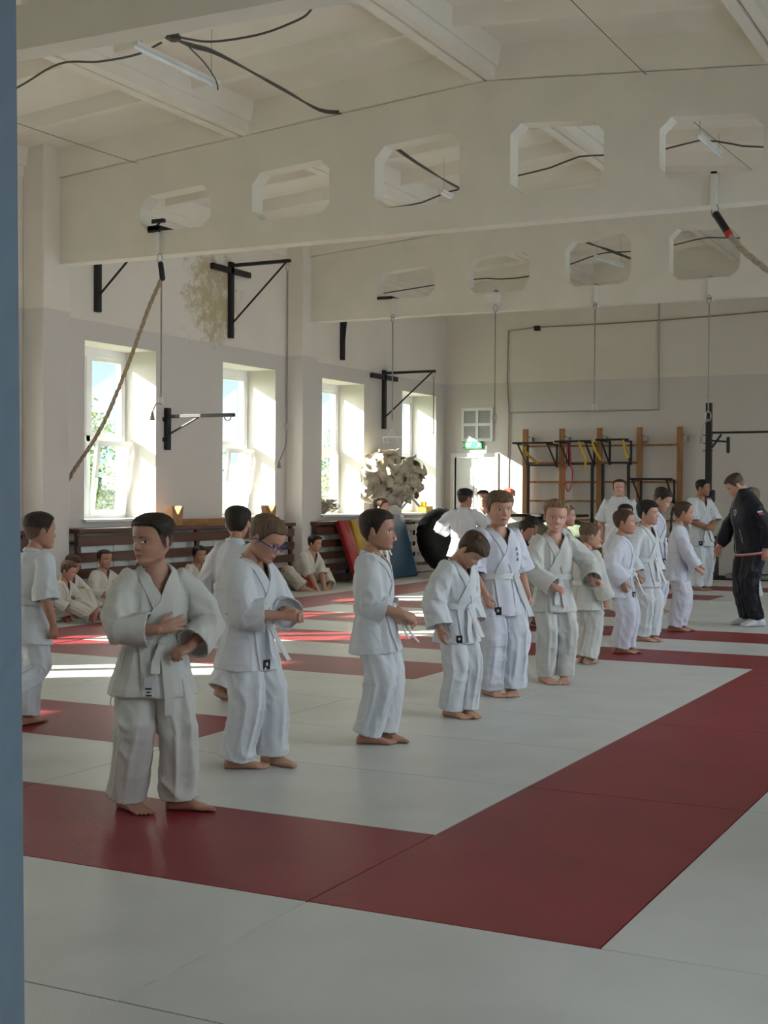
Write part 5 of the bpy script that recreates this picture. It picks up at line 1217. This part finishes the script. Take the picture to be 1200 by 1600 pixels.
            if seed == 1:
                sq(.040, -.078, .014, .032, .008, M_labw, 'printed_label')
                for k, (dx, wd) in enumerate(((0,.010),(.002,.004),(-.002,.007),(0,.010),(.001,.006),(0,.009))): sq(.040+dx, -.053-k*.010, wd, .0022 if k != 2 else .0045, .0095, M_lab, 'label_line')
            else: sq(x0, -sk_+.026, .016, .019, .0035, M_lab, 'black_tag')
            if seed != 1: sq(x0, -sk_+.028, .0055, .006, .0048, M_labw, 'tag_print')
        if seed in (1, 9, 12, 16):                    # cloth ties hanging at the side slit
            w2 = MB()
            for i_ in range(2):
                P_ = [surf(.098*G+.004*i_*k_, .02+.012*i_, .045-k_*.021, .007) if k_ < 8 else tp(.137*G+.006*i_, .02+.02*i_, .045-k_*.021) for k_ in range(10)]
                for a_, b_ in zip(P_[:-1], P_[1:]): w2.bar(a_, b_, .009, .003, up=tv(1,0,0))
            w2.build('side_tie', gm, jo, origin=base)
        if kanji:
            w2 = MB(); x0 = -.052
            for c_ in range(3):
                zc = .205-c_*.024; s_ = .0085
                for (ax_, az, bx, bz_) in ((-1,.8,1,.8),(0,1,0,-1),(-.9,0,.9,0),(-.2,.6,-1,-.9),(.2,-.1,1,-.9),(-.6,.4,.6,.4)):
                    if (c_ == 1 and ax_ == -.6) or (c_ == 2 and az == .8 and ax_ == -1): continue
                    xx0, xx1, zz0, zz1 = x0+ax_*s_, x0+bx*s_, zc+az*s_, zc+bz_*s_
                    w2.bar(surf(xx0, front(xx0,zz0), zz0, .004), surf(xx1, front(xx1,zz1), zz1, .004), .0024, .0012)
            w2.build('chest_embroidery', M_ink, jo, origin=base)
    else:
        M_rw = mat('red_trim', (.55,.04,.05), .7); M_gr = mat('pale_zip', (.55,.56,.55), .5)
        w2 = MB(); vs = []; n_ = 60
        def band(z0, z1, m, nm_, ex=.008):
            w2 = MB(); vs = []
            for k in range(60):
                t_ = 2*PI*k/60
                for z in (z0, z1):
                    rx, ry = torso_r(z); vs.append(tp(math.sin(t_)*(rx+ex), math.cos(t_)*(ry+ex), z))
            w2.add(vs, [(k*2, ((k+1)%60)*2, ((k+1)%60)*2+1, k*2+1) for k in range(60)]); return w2.build(nm_, m, jo, origin=base, smooth=True)
        band(-.060,-.052, M_rw, 'red_hem_stripe'); band(-.052,-.044, M_gr, 'pale_hem_stripe')
        zs = np.linspace(.31,-.04,30); w2 = MB()
        for z0, z1 in zip(zs[:-1], zs[1:]): w2.bar(surf(0,front(0,z0),z0,.002), surf(0,front(0,z1),z1,.002), .006, .003)
        w2.build('zip', M_gr, jo, origin=base)
        for sd, q_ in slv.items():
            sh, el, wr = arms[sd][:3]; d_ = (wr-el).normalized()
            for o_, m_, nm_ in ((0,M_rw,'red_cuff_stripe'),(.012,M_gr,'pale_cuff_stripe')):
                w2 = MB(); w2.tube([q_-d_*(o_+.002), q_-d_*(o_+.010)], [.0375*H*fu**.4*.80]*2, 20, round_=False); w2.build(nm_, m_, jo, origin=base, smooth=True)
        def strip2(pts2, m, nm_, par, w0=.0045):
            w2 = MB()
            for a_, b_ in zip(pts2[:-1], pts2[1:]): w2.bar(surf(a_[0], front(a_[0],a_[1]), a_[1], .002), surf(b_[0], front(b_[0],b_[1]), b_[1], .002), w0, .002)
            w2.build(nm_, m, par, origin=base)
        for sd in (1,-1):
            strip2([(sd*.062,.105),(sd*.072,.02),(sd*.078,.02),(sd*.068,.105),(sd*.062,.105)], M_gr, 'pocket_piping', jo)
        # crest, small wordmark patch and tricolour arm badge
        w2 = MB(); cx, cz = -.045,.205; P_ = [(-.8,1),(0,1.15),(.8,1),(.85,.1),(.5,-.7),(0,-1.1),(-.5,-.7),(-.85,.1)]
        c_ = surf(cx, front(cx,cz), cz, .004); vs = [surf(cx+x*.017, front(cx+x*.017,cz+z*.019), cz+z*.019, .003) for x, z in P_]; w2.add([c_]+vs, [(0,i+1,(i+1)%8+1) for i in range(8)]); cr_ = w2.build('chest_crest', mat('crest_grey', (.30,.33,.30), .6), jo, origin=base)
        w2 = MB(); vs = [surf(cx+x*.009, front(cx+x*.009,cz+z*.011), cz+z*.011, .0045) for x, z in P_]; w2.add([surf(cx,front(cx,cz),cz,.006)]+vs, [(0,i+1,(i+1)%8+1) for i in range(8)]); w2.build('crest_centre', mat('crest_dark', (.08,.10,.10), .6), jo, origin=base)
        w2 = MB(); w2.bar(surf(.035,front(.035,.205),.205,.004), surf(.060,front(.060,.207),.207,.004), .010,.002); w2.build('small_wordmark', M_labw, jo, origin=base)
        sh, el, wr = arms[-1][:3]
        for k, m_ in enumerate((mat('flag_white',(.7,.7,.72),.7), mat('flag_blue',(.05,.10,.40),.7), mat('flag_red',(.5,.04,.06),.7))):
            p = sh.lerp(el, .42+.055*k); od = tv(-1,.1,0); w2 = MB(); r_ = jb.ray_cast(p+od*.2, -od); c_ = (r_[0] if r_[0] else p+od*.06)+od*.003
            w2.bar(c_-tv(0,.015*H,0), c_+tv(0,.015*H,0), .004, .0095*H, up=(el-sh).normalized()); w2.build('arm_badge_stripe', m_, jo, origin=base)
        for sd, (hj, kn, an, A, td, up) in lg.items():
            w2 = MB(); foot_mesh(w2, A, td, up, .178*H, sd, toes=False, fat=1.14); w2.tube([A+up*.03*H, A+up*.075*H], .033*H, 14)
            fm = remesh(w2, .006, 3); link_mesh(fm, 'sock', M_sock, body, base)
        w2 = MB()
    return body
# ------------------------------------------------------------------ the people in the photograph
PPL = []
def add(**k): PPL.append(k)
FR = 'children in white karate suits'
H_ = dict
add(loc=(-3.499,4.72), H=1.265, a=14, h=-46, pitch=2, vox=.0036, gi='g', beltm=M_beltg, sk='e', fullness=1.05, hair=H_(c='dark', front=.80, side=.50, top=.06, sides=.016, fade=.60, nape=.30, tuft=.008, jag=.02), feet=((.085,-.02,0),(-.075,.055,0)), foot_dirs=(-22,-62), sleeve=.78,
    R=dict(w=(.018,.135,.115), pole=(1,-.25,-.5), d=(-.95,.15,.28), n=(0,-.95,-.1), curl=.16, thumb=.5, spread=.6, sw=1.08, sleeve=.80), Lf=dict(w=(.085,.135,.052), pole=(1,-.2,-.1), d=(-.85,.45,-.15), n=(-.1,-.3,-1), curl=.95, sw=1.10, sleeve=.86),
    belt_ends=((-.01,.235,.02),(.035,.10,.02)), knot_side=-.01, tag_lab=.055, label='boy nearest the camera in a greyish karate suit, hand on belly, looking left', seed=1, girth=1.06, side=-1)
add(loc=(-3.627,5.66), H=1.27, a=56, h=60, pitch=30, vox=.004, gi='w', sk='a', fullness=1.1, hair=H_(c='light', front=.80, side=.50, top=.045, sides=.016, nape=.28, tuft=.006, jag=.02, fade=.5), feet=((.05,-.02,0),(-.09,.05,0)), foot_dirs=(-32,5), sleeve=.55, glasses=True, lean=3,
    R=dict(w=(.035,.175,.105), pole=(.5,-.4,-1), d=(-.35,.9,.12), n=(-.8,-.2,-.2), curl=.75, sw=1.15), Lf=dict(w=(.03,.180,.095), pole=(.7,-.2,-1), d=(-.2,.95,.15), n=(-.9,-.2,-.2), curl=.7, sw=1.15), belt_ends=((.02,.13,.03),(-.03,.14,.06)), knot_side=.0, tag_lab=.03, label='boy with blue glasses looking down at his hands beside the front boy', seed=2)
add(loc=(-4.93,7.50), H=1.275, a=150, h=165, pitch=4, face=False, vox=.006, gi='w', sk='b', hair=H_(c='dark', front=.80, side=.50, top=.05, sides=.03, nape=.22, tuft=.008), feet=((.0,-.12,.02,dict(t=(0,.9,-.35))),(-.06,.12,0)), lean=6, label='dark-haired boy with his back turned, half hidden behind the boy with glasses', seed=3)
add(loc=(-5.35, 6.02), H=1.245, a=128, h=112, pitch=2, face=True, vox=.005, gi='w', sk='b', sleeve=.15, hair=H_(c='dark', front=.82, side=.50, top=.045, sides=.015, fade=.62, nape=.26, tuft=.006), feet=((.05,-.15,.175,dict(t=(0,-.25,-1),up=(0,-1,.25),pole=(.1,1,.05))),(-.05,.03,0)), knees=None, lean=7, legs=True,
    R=dict(w=(.155,.03,-.02), curl=.8), Lf=dict(w=(.15,.08,.0)), label='boy running away at the left edge beside the blue door jamb', seed=4)
add(loc=(-3.389,6.55), H=1.27, a=78, h=78, pitch=2, roll=0, vox=.0042, gi='w', sk='b', sleeve=.42, hair=H_(c='dark', front=.80, side=.50, top=.06, sides=.035, nape=.20, tuft=.008, jag=.02), feet=((.045,-.02,0),(-.045,.03,0)), foot_dirs=(-10,12), lean=-3,
    R=dict(w=(.045,.135,.045), pole=(.4,-1,-.4), d=(-.5,.75,-.35), n=(-.6,-.3,-.4), curl=.7, sw=1.15), Lf=dict(w=(.05,.13,.03), pole=(.4,-1,-.3), d=(-.5,.75,-.3), n=(-.4,-.3,-.7), curl=.7), belt_ends=((.03,.13,.05),(-.03,.15,.07)), tag_lab=False, label='dark-haired boy in profile facing right, holding the end of his belt', seed=5)
add(loc=(-3.354,7.57), H=1.17, a=46, h=62, pitch=52, vox=.0045, gi='w', sk='a', sleeve=.95, hair=H_(c='brown', front=.80, bang=.09, side=.50, top=.08, sides=.05, nape=.20, tuft=.016, spikes=10), feet=((.045,0,0),(-.04,.03,0)), foot_dirs=(-5,12), lean=1,
    R=dict(w=(.155,.03,-.03), sw=1.25, curl=.3), Lf=dict(w=(.12,.03,-.02)), belt_ends=((.03,.17,.015),(-.05,.15,.03)), tag_lab=.075, label='boy with tousled brown hair bowing his head to look at his feet', seed=6)
add(loc=(-3.485,8.54), H=1.385, a=35, h=22, pitch=3, vox=.005, gi='v', sk='a', sleeve=.05, hair=H_(c='light', front=.80, bang=.10, side=.48, top=.048, sides=.030, nape=.22, tuft=.010), feet=((.05,0,0),(-.055,.03,0)), foot_dirs=(0,25), kanji=True, lean=-2, fullness=1.12, leg_girth=1.12,
    R=dict(w=(.125,.08,-.01), curl=.8, sw=1.2, n=(-.9,.1,.1)), Lf=dict(w=(.145,.05,-.02), curl=.7, sw=1.15), belt_ends=((.0,.02,.0),(-.06,.19,.02)), knot_side=-.05, tag_lab=.07, label='tallest boy in the line, with a fringe and dark embroidery on his jacket', seed=7, girth=1.05)
add(loc=(-3.362,9.29), H=1.32, a=26, h=6, pitch=6, roll=-4, vox=.005, fullness=.88, gi='h', sk='d', sleeve=1.0, smile=1, hair=H_(c='blond', front=.84, side=.50, top=.075, sides=.03, nape=.22, tuft=.020, spikes=14, spike_front=1), feet=((.05,0,0),(-.06,.02,0)), foot_dirs=(-5,25),
    R=dict(w=(.065,.135,.03), pole=(1,-.6,-.3), d=(-.7,.5,-.3), n=(-.2,-.5,-.7), curl=.95, sw=1.1), Lf=dict(w=(.155,.15,.06), pole=(1,-.5,-.2), d=(.5,.75,.0), n=(-.3,-.4,-.9), curl=.8, sw=1.1), belt_ends=((.03,.14,.01),(-.02,.15,.01)), tag_lab=False, label='smiling fair-haired boy in a greyish karate suit facing the camera', seed=8)
add(loc=(-3.503,10.45), H=1.125, a=132, h=112, pitch=3, face=True, vox=.0055, gi='h', sk='a', sleeve=1.0, hair=H_(c='light', front=.80, side=.50, top=.05, sides=.02, fade=.55, nape=.24, tuft=.008), feet=((.045,-.02,0),(-.045,.02,0)), foot_dirs=(-20,0),
    R=dict(w=(.165,.04,-.02), sw=1.15), label='smallest boy in the line, short-haired, turned away from the camera', seed=9, hr=.172)
add(loc=(-3.489,11.32), H=1.235, a=82, h=82, pitch=-2, face=True, vox=.0055, gi='v', sk='b', sleeve=1.0, hair=H_(c='brown', front=.80, side=.50, top=.045, sides=.025, nape=.24, tuft=.008), feet=((.04,0,0),(-.045,.03,0)), foot_dirs=(-8,12), kanji=True, fullness=1.15,
    R=dict(w=(.14,.04,.0), sw=1.1), Lf=dict(w=(.13,.06,0)), belt_ends=((.03,.16,.05),(-.05,.17,.05)), label='brown-haired boy in profile with rumpled trousers, behind the smallest boy', seed=10)
add(loc=(-3.591,12.38), H=1.31, a=62, h=68, pitch=0, face=True, vox=.006, gi='w', sk='a', sleeve=.92, hair=H_(c='black', front=.80, bang=.05, side=.48, top=.07, sides=.05, nape=.20, tuft=.012), feet=((.04,0,0),(-.045,.03,0)), foot_dirs=(-5,18),
    R=dict(w=(.15,.03,-.02), curl=.6, sw=1.1), Lf=dict(w=(.14,.05,-.03)), belt_ends=((.02,.14,.02),(-.05,.16,.03)), label='black-haired boy with a long fringe facing right, arms at his sides', seed=11, girth=1.08)
add(loc=(-3.564,13.43), H=1.31, a=88, h=98, pitch=4, face=True, vox=.006, gi='v', sk='b', sleeve=.92, hair=H_(c='brown', front=.84, side=.50, top=.025, sides=.025, nape=.22, tuft=.004, pony=.34), feet=((.035,-.02,0),(-.045,.02,0)), foot_dirs=(-5,12), lean=3,
    R=dict(w=(.075,.15,-.01), pole=(.3,-1,-.2), d=(-.2,.85,-.4), n=(-.6,-.2,-.5), curl=.5), Lf=dict(w=(.07,.15,.0), pole=(.3,-1,-.2), d=(-.2,.85,-.4), n=(-.6,-.2,-.5), curl=.5), tag_lab=False, label='girl with a long brown braid down her back, in a white karate suit', seed=12, girth=.92)
add(loc=(-4.843,19.50), H=1.64, a=42, h=72, pitch=3, child=False, hr=.140, face=True, vox=.007, gi='w', sk='c', sleeve=.05, hair=H_(c='black', front=.80, side=.50, top=.05, sides=.02, nape=.26, tuft=.010, fade=.5), feet=((.04,0,0),(-.05,.01,0)), foot_dirs=(0,22), kanji=True,
    R=dict(w=(.03,.125,.055), pole=(1,-.4,-.6), d=(-.85,.4,-.2), n=(-.2,-.8,-.2), curl=.6, sw=1.15), Lf=dict(w=(.02,.135,.065), pole=(1,-.4,-.6), d=(-.8,.35,-.25), n=(-.2,-.8,-.2), curl=.6, sw=1.15), tag_lab=.07, label='tall dark-haired teenager in a karate suit with clasped hands before the rack', seed=13)
add(loc=(-3.02,14.38), H=1.705, a=-72, h=-82, pitch=36, child=False, hr=.132, face=True, vox=.0055, style='track', neckgap=-.010, sk='a', sleeve=.97, hair=H_(c='brown', front=.82, side=.50, top=.05, sides=.02, nape=.26, tuft=.008, fade=.55), feet=((.05,.01,0),(-.05,-.02,0)), foot_dirs=(10,-12), lean=9, fullness=1.0, girth=1.16,
    R=dict(w=(.075,.19,.005), pole=(.4,-1,-.3), d=(.0,.35,-1), n=(-1,.1,0), curl=.75, point=True), Lf=dict(w=(.135,-.03,-.03), curl=.55, n=(-.9,-.3,0)), label='man in a dark navy tracksuit with white socks, pointing down', group=None, seed=14)
add(loc=(-3.72, 17.8), H=1.47, a=-50, h=-80, pitch=5, child=False, face=True, vox=.008, gi='w', sk='a', hair=H_(c='blond', front=.82, side=.5, top=.06, sides=.04, nape=.22), feet=((.05,0,0),(-.05,.02,0)), label='fair-haired person almost hidden behind the man in the tracksuit', seed=15)
# second row, behind the line
add(loc=(-7.05,16.1), H=1.44, a=172, h=128, pitch=3, face=True, vox=.007, gi='w', sk='b', sleeve=.7, hair=H_(c='black', front=.80, side=.50, top=.055, sides=.016, fade=.66, nape=.26, tuft=.006), feet=((.05,0,0),(-.05,.02,0)), R=dict(w=(.13,.12,.10), pole=(1,-.3,-.4), d=(-.6,.7,.1), n=(-.5,-.3,-.3), sw=1.15), Lf=dict(w=(.13,.12,.10), pole=(1,-.3,-.4), d=(-.6,.7,.1), n=(-.5,-.3,-.3), sw=1.15), label='boy with cropped black hair standing with his back to the camera near the open door', seed=16, girth=1.08)
add(loc=(-8.1,15.75), H=1.30, a=68, h=72, pitch=2, face=True, vox=.007, gi='c', sk='d', sleeve=-.05, hair=H_(c='brown', front=.80, side=.5, top=.05, sides=.02, nape=.26), feet=((.05,0,0),(-.05,.02,0)), R=dict(w=(.03,.14,.09), pole=(.6,-.6,-.6), d=(-.5,.8,.2), n=(-.5,-.3,-.3), curl=.6), Lf=dict(w=(.03,.14,.09), pole=(.6,-.6,-.6), d=(-.5,.8,.2), n=(-.5,-.3,-.3), curl=.6), label='short-haired boy standing before the blue gym mat, mostly hidden by the boy in profile', seed=17)
add(loc=(-5.15, 13.5), H=1.13, a=150, h=140, pitch=0, face=False, vox=.008, gi='w', sk='c', hair=H_(c='black', front=.80, side=.48, top=.06, sides=.05, nape=.20), label='black-haired boy seen from behind, between the tallest boy and the smiling boy', seed=18)
add(loc=(-4.61, 13.0), H=1.26, a=85, h=88, pitch=0, face=True, vox=.008, gi='w', sk='d', hair=H_(c='light', front=.80, side=.48, top=.05, sides=.03, nape=.22), label='fair boy in profile directly behind the smiling boy', seed=19)
add(loc=(-5.05, 13.0), H=1.1, a=60, h=60, pitch=20, face=False, vox=.008, gi='g', sk='b', hair=H_(c='dark', front=.80, side=.48, top=.05, sides=.03, nape=.22), label='boy mostly hidden behind the tallest boy, only his sleeve and trousers showing', seed=20)
add(loc=(-8.0, 19.0), H=1.43, a=15, h=-8, pitch=0, child=False, face=True, vox=.008, gi='c', sk='b', hair=H_(c='dark', front=.82, side=.45, top=.05, sides=.045, nape=.2), label='person in a white karate suit standing in front of the far doorway', seed=21)
add(loc=(-5.7, 18.4), H=1.63, a=4, h=0, pitch=0, child=False, hr=.14, face=True, smile=.8, vox=.007, gi='w', sk='d', sleeve=-.05, hair=H_(c='dark', front=.86, side=.36, top=.036, sides=.026, nape=.18, tuft=.004), feet=((.05,0,0),(-.05,.02,0)), label='young woman with hair tied back, smiling, standing before the wall bars', tag_lab=False, seed=22, girth=1.22, sash=True, closed=True)
add(loc=(-4.35, 15.4), H=1.47, a=75, h=78, pitch=28, face=True, vox=.008, gi='v', sk='a', hair=H_(c='dark', front=.80, side=.50, top=.055, sides=.02, fade=.5, nape=.26), label='boy looking down, standing behind the black-haired boy with the fringe', seed=23)
add(loc=(-4.55, 14.9), H=1.26, a=20, h=10, pitch=0, face=True, vox=.009, gi='w', sk='b', hair=H_(c='black', front=.80, side=.48, top=.05, sides=.03, nape=.22), label='short child whose black hair alone shows in front of the young woman', seed=24)
# sitting along the window wall
def sit(x, y, **k):
    d = dict(hip=(0,0,.075), vox=.0075, legs=True, skirt=.045, beltm=M_red, tag_lab=False, lean=12, gi='c', group='children sitting along the wall')
    d.update(k); add(loc=(x,y), **d)
cross = ((.15,.16,-.0,dict(t=(-.8,.5,0),up=(.3,.1,.9),pole=(1,.35,.55))),(-.15,.20,-.0,dict(t=(.8,.5,0),up=(-.3,.1,.9),pole=(-1,.35,.55))))
bent = ((.10,.28,0,dict(pole=(.3,1,1.2))),(-.10,.26,0,dict(pole=(-.3,1,1.2))))
straight = ((.07,.46,.045,dict(t=(.15,.35,1),up=(0,-1,.3),pole=(.2,0,1))),(-.07,.45,.045,dict(t=(-.15,.35,1),up=(0,-1,.3),pole=(-.2,0,1))))
onknee = dict(w=(.12,.20,.08), pole=(1,-.3,-.4), d=(-.3,.9,-.3), n=(0,.0,-1), curl=.3)
sit(-9.85, 12.3, H=1.25, a=42, h=30, pitch=4, feet=cross, lean=4, R=onknee, Lf=onknee, kanji=True, hair=H_(c='dark', front=.84, side=.45, top=.03, sides=.03, nape=.2, tuft=.004), sk='b', label='girl with an orange-red belt sitting against the nearer radiator cover', seed=25)
sit(-9.85, 11.66, H=1.22, a=45, h=42, pitch=18, feet=bent, R=onknee, Lf=onknee, kanji=True, hair=H_(c='brown', front=.80, bang=.05, side=.48, top=.05, sides=.04, nape=.2), sk='b', label='brown-haired boy sitting against the pilaster with his head lowered', seed=26)
sit(-9.5, 11.15, H=1.15, a=55, h=62, pitch=18, feet=straight, R=onknee, Lf=onknee, hair=H_(c='light', front=.80, side=.48, top=.05, sides=.03, nape=.2), sk='d', label='child sitting with bare soles out, just right of the running boy', seed=27)
sit(-9.75, 12.95, H=1.22, a=20, h=-35, pitch=6, feet=cross, R=dict(w=(.05,.12,.27), pole=(1,-.1,-.6), d=(-.2,.1,1), n=(-.2,-1,0), curl=.4), Lf=onknee, hair=H_(c='dark', front=.80, side=.45, top=.04, sides=.03, nape=.2), sk='b', label='child sitting by the radiator cover, mostly hidden behind the front boy', seed=28)
sit(-9.85, 14.12, H=1.25, a=30, h=30, pitch=8, feet=cross, R=onknee, Lf=onknee, hair=H_(c='black', front=.82, side=.42, top=.05, sides=.05, nape=.15), sk='b', label='dark-haired child sitting at the radiator cover between the front boy and the turned-away boy', seed=29)
sit(-9.8, 15.0, H=1.30, a=72, h=60, pitch=8, feet=straight, R=onknee, Lf=onknee, hair=H_(c='dark', front=.80, side=.45, top=.05, sides=.03, nape=.2), sk='b', label='child sitting with legs stretched out to the right, hidden behind the boy with glasses', seed=30)
sit(-9.75, 16.6, H=1.5, a=48, h=58, pitch=6, lean=24, child=False, hr=.148, mouth='open', feet=cross, sleeve=.1, R=dict(w=(.03,.30,-.01), pole=(1,0,-.3), d=(-.1,.9,-.35), n=(0,-.2,-1), curl=.15), Lf=dict(w=(.05,.30,-.01), pole=(1,0,-.3), d=(-.1,.9,-.35), n=(0,-.2,-1), curl=.15), hair=H_(c='dark', front=.80, side=.48, top=.06, sides=.04, nape=.22, tuft=.02), sk='a', label='yawning boy with a red belt sitting cross-legged against the pilaster', seed=31, girth=1.1)
import time
for k_ in PPL:
    k_.setdefault('group', FR if k_.get('style') is None else None)
    t0 = time.time(); only = globals().get('ONLY')
    if only is None or k_['seed'] in only: person(**k_)
# ================================================================== LIGHT AND CAMERA
sun = bpy.data.lights.new('sun', 'SUN'); sun.energy = 10; sun.angle = rad(.6); sun.color = (1,.93,.80)
so = bpy.data.objects.new('sun', sun); COL.objects.link(so)
so.rotation_euler = V((1, .78, -.55)).to_track_quat('-Z', 'Y').to_euler()
wd = bpy.data.worlds.new('sky'); SC.world = wd; wd.use_nodes = True
N = wd.node_tree.nodes; L = wd.node_tree.links; bg = N['Background']
tc = N.new('ShaderNodeTexCoord'); sx = N.new('ShaderNodeSeparateXYZ'); L.new(tc.outputs['Generated'], sx.inputs[0])
cr = N.new('ShaderNodeValToRGB'); cr.color_ramp.elements[0].position = .0; cr.color_ramp.elements[0].color = (.27,.33,.38,1)
cr.color_ramp.elements[1].position = .5; cr.color_ramp.elements[1].color = (.10,.19,.33,1)
L.new(sx.outputs['Z'], cr.inputs[0])
def lobe(d, power, col):                 # broad sky glow around a direction (sun haze, unseen east), added to light the interior
    dp = N.new('ShaderNodeVectorMath'); dp.operation = 'DOT_PRODUCT'; dp.inputs[1].default_value = V(d).normalized(); L.new(tc.outputs['Generated'], dp.inputs[0])
    mxx = N.new('ShaderNodeMath'); mxx.operation = 'MAXIMUM'; mxx.inputs[1].default_value = 0; L.new(dp.outputs['Value'], mxx.inputs[0])
    pw = N.new('ShaderNodeMath'); pw.operation = 'POWER'; pw.inputs[1].default_value = power; L.new(mxx.outputs[0], pw.inputs[0])
    cm = N.new('ShaderNodeVectorMath'); cm.operation = 'SCALE'; cm.inputs[0].default_value = col; L.new(pw.outputs[0], cm.inputs['Scale']); return cm.outputs[0]
def vadd(a, b_):
    n = N.new('ShaderNodeVectorMath'); n.operation = 'ADD'; L.new(a, n.inputs[0]); L.new(b_, n.inputs[1]); return n.outputs[0]
L.new(vadd(vadd(cr.outputs[0], lobe((-1,-.78,.45), 2.2, (3.4,3.2,2.9))), lobe((1,.1,.35), 2.0, (1.6,1.62,1.65))), bg.inputs[0]); bg.inputs['Strength'].default_value = 1.0
def portal(x, ya, yb_, z0, z1, nx):
    l = bpy.data.lights.new('window_daylight', 'AREA'); l.shape = 'RECTANGLE'; l.size = z1-z0; l.size_y = yb_-ya
    l.cycles.is_portal = True
    o = bpy.data.objects.new('window_daylight', l); COL.objects.link(o); o.location = (x, (ya+yb_)/2, (z0+z1)/2); o.rotation_euler = (0, -PI/2 if nx > 0 else PI/2, 0)
for a, b in WINS: portal(XL-.60, a, b, WZ0, WZ1, 1)
for a, b in FILL_WINS: portal(XR+.39, a, b, WZ0, WZ1, -1)
ll = bpy.data.lights.new('lobby_fill', 'AREA'); ll.size = .6; ll.energy = LOBBY_W = 38; ll.color = (.85,.93,1)  # unseen lamp added behind the camera to light the blue jamb
lo = bpy.data.objects.new('lobby_fill', ll); COL.objects.link(lo); lo.location = (-.6,-1.2,2.66)

cam = bpy.data.cameras.new('camera'); co = bpy.data.objects.new('camera', cam); COL.objects.link(co)
f, yaw, pit, rol = 2133, rad(26.98), rad(-.725), rad(.34)
cam.sensor_fit = 'HORIZONTAL'; cam.sensor_width = 36; cam.lens = 36 * f / 1200; cam.clip_start = .05; cam.clip_end = 300
F = V((-math.sin(yaw)*math.cos(pit), math.cos(yaw)*math.cos(pit), math.sin(pit))); Rt = F.cross(V((0,0,1))).normalized(); U = Rt.cross(F)
Rr = Rt*math.cos(rol)+U*math.sin(rol); Ur = U*math.cos(rol)-Rt*math.sin(rol)
co.matrix_world = Matrix(((Rr.x,Ur.x,-F.x,0),(Rr.y,Ur.y,-F.y,0),(Rr.z,Ur.z,-F.z,1.34),(0,0,0,1)))
SC.camera = co
SC.view_settings.view_transform = 'Standard'; SC.view_settings.look = 'None'; SC.view_settings.gamma = 1; SC.view_settings.use_curve_mapping = False
SC.view_settings.exposure = 1.87
SC.cycles.use_denoising = True; SC.cycles.max_bounces = 12; SC.cycles.diffuse_bounces = 8; SC.cycles.glossy_bounces = 4; SC.cycles.transparent_max_bounces = 16
SC.cycles.caustics_reflective = False; SC.cycles.caustics_refractive = False; SC.cycles.sample_clamp_indirect = 8
SC.render.threads_mode = 'AUTO'
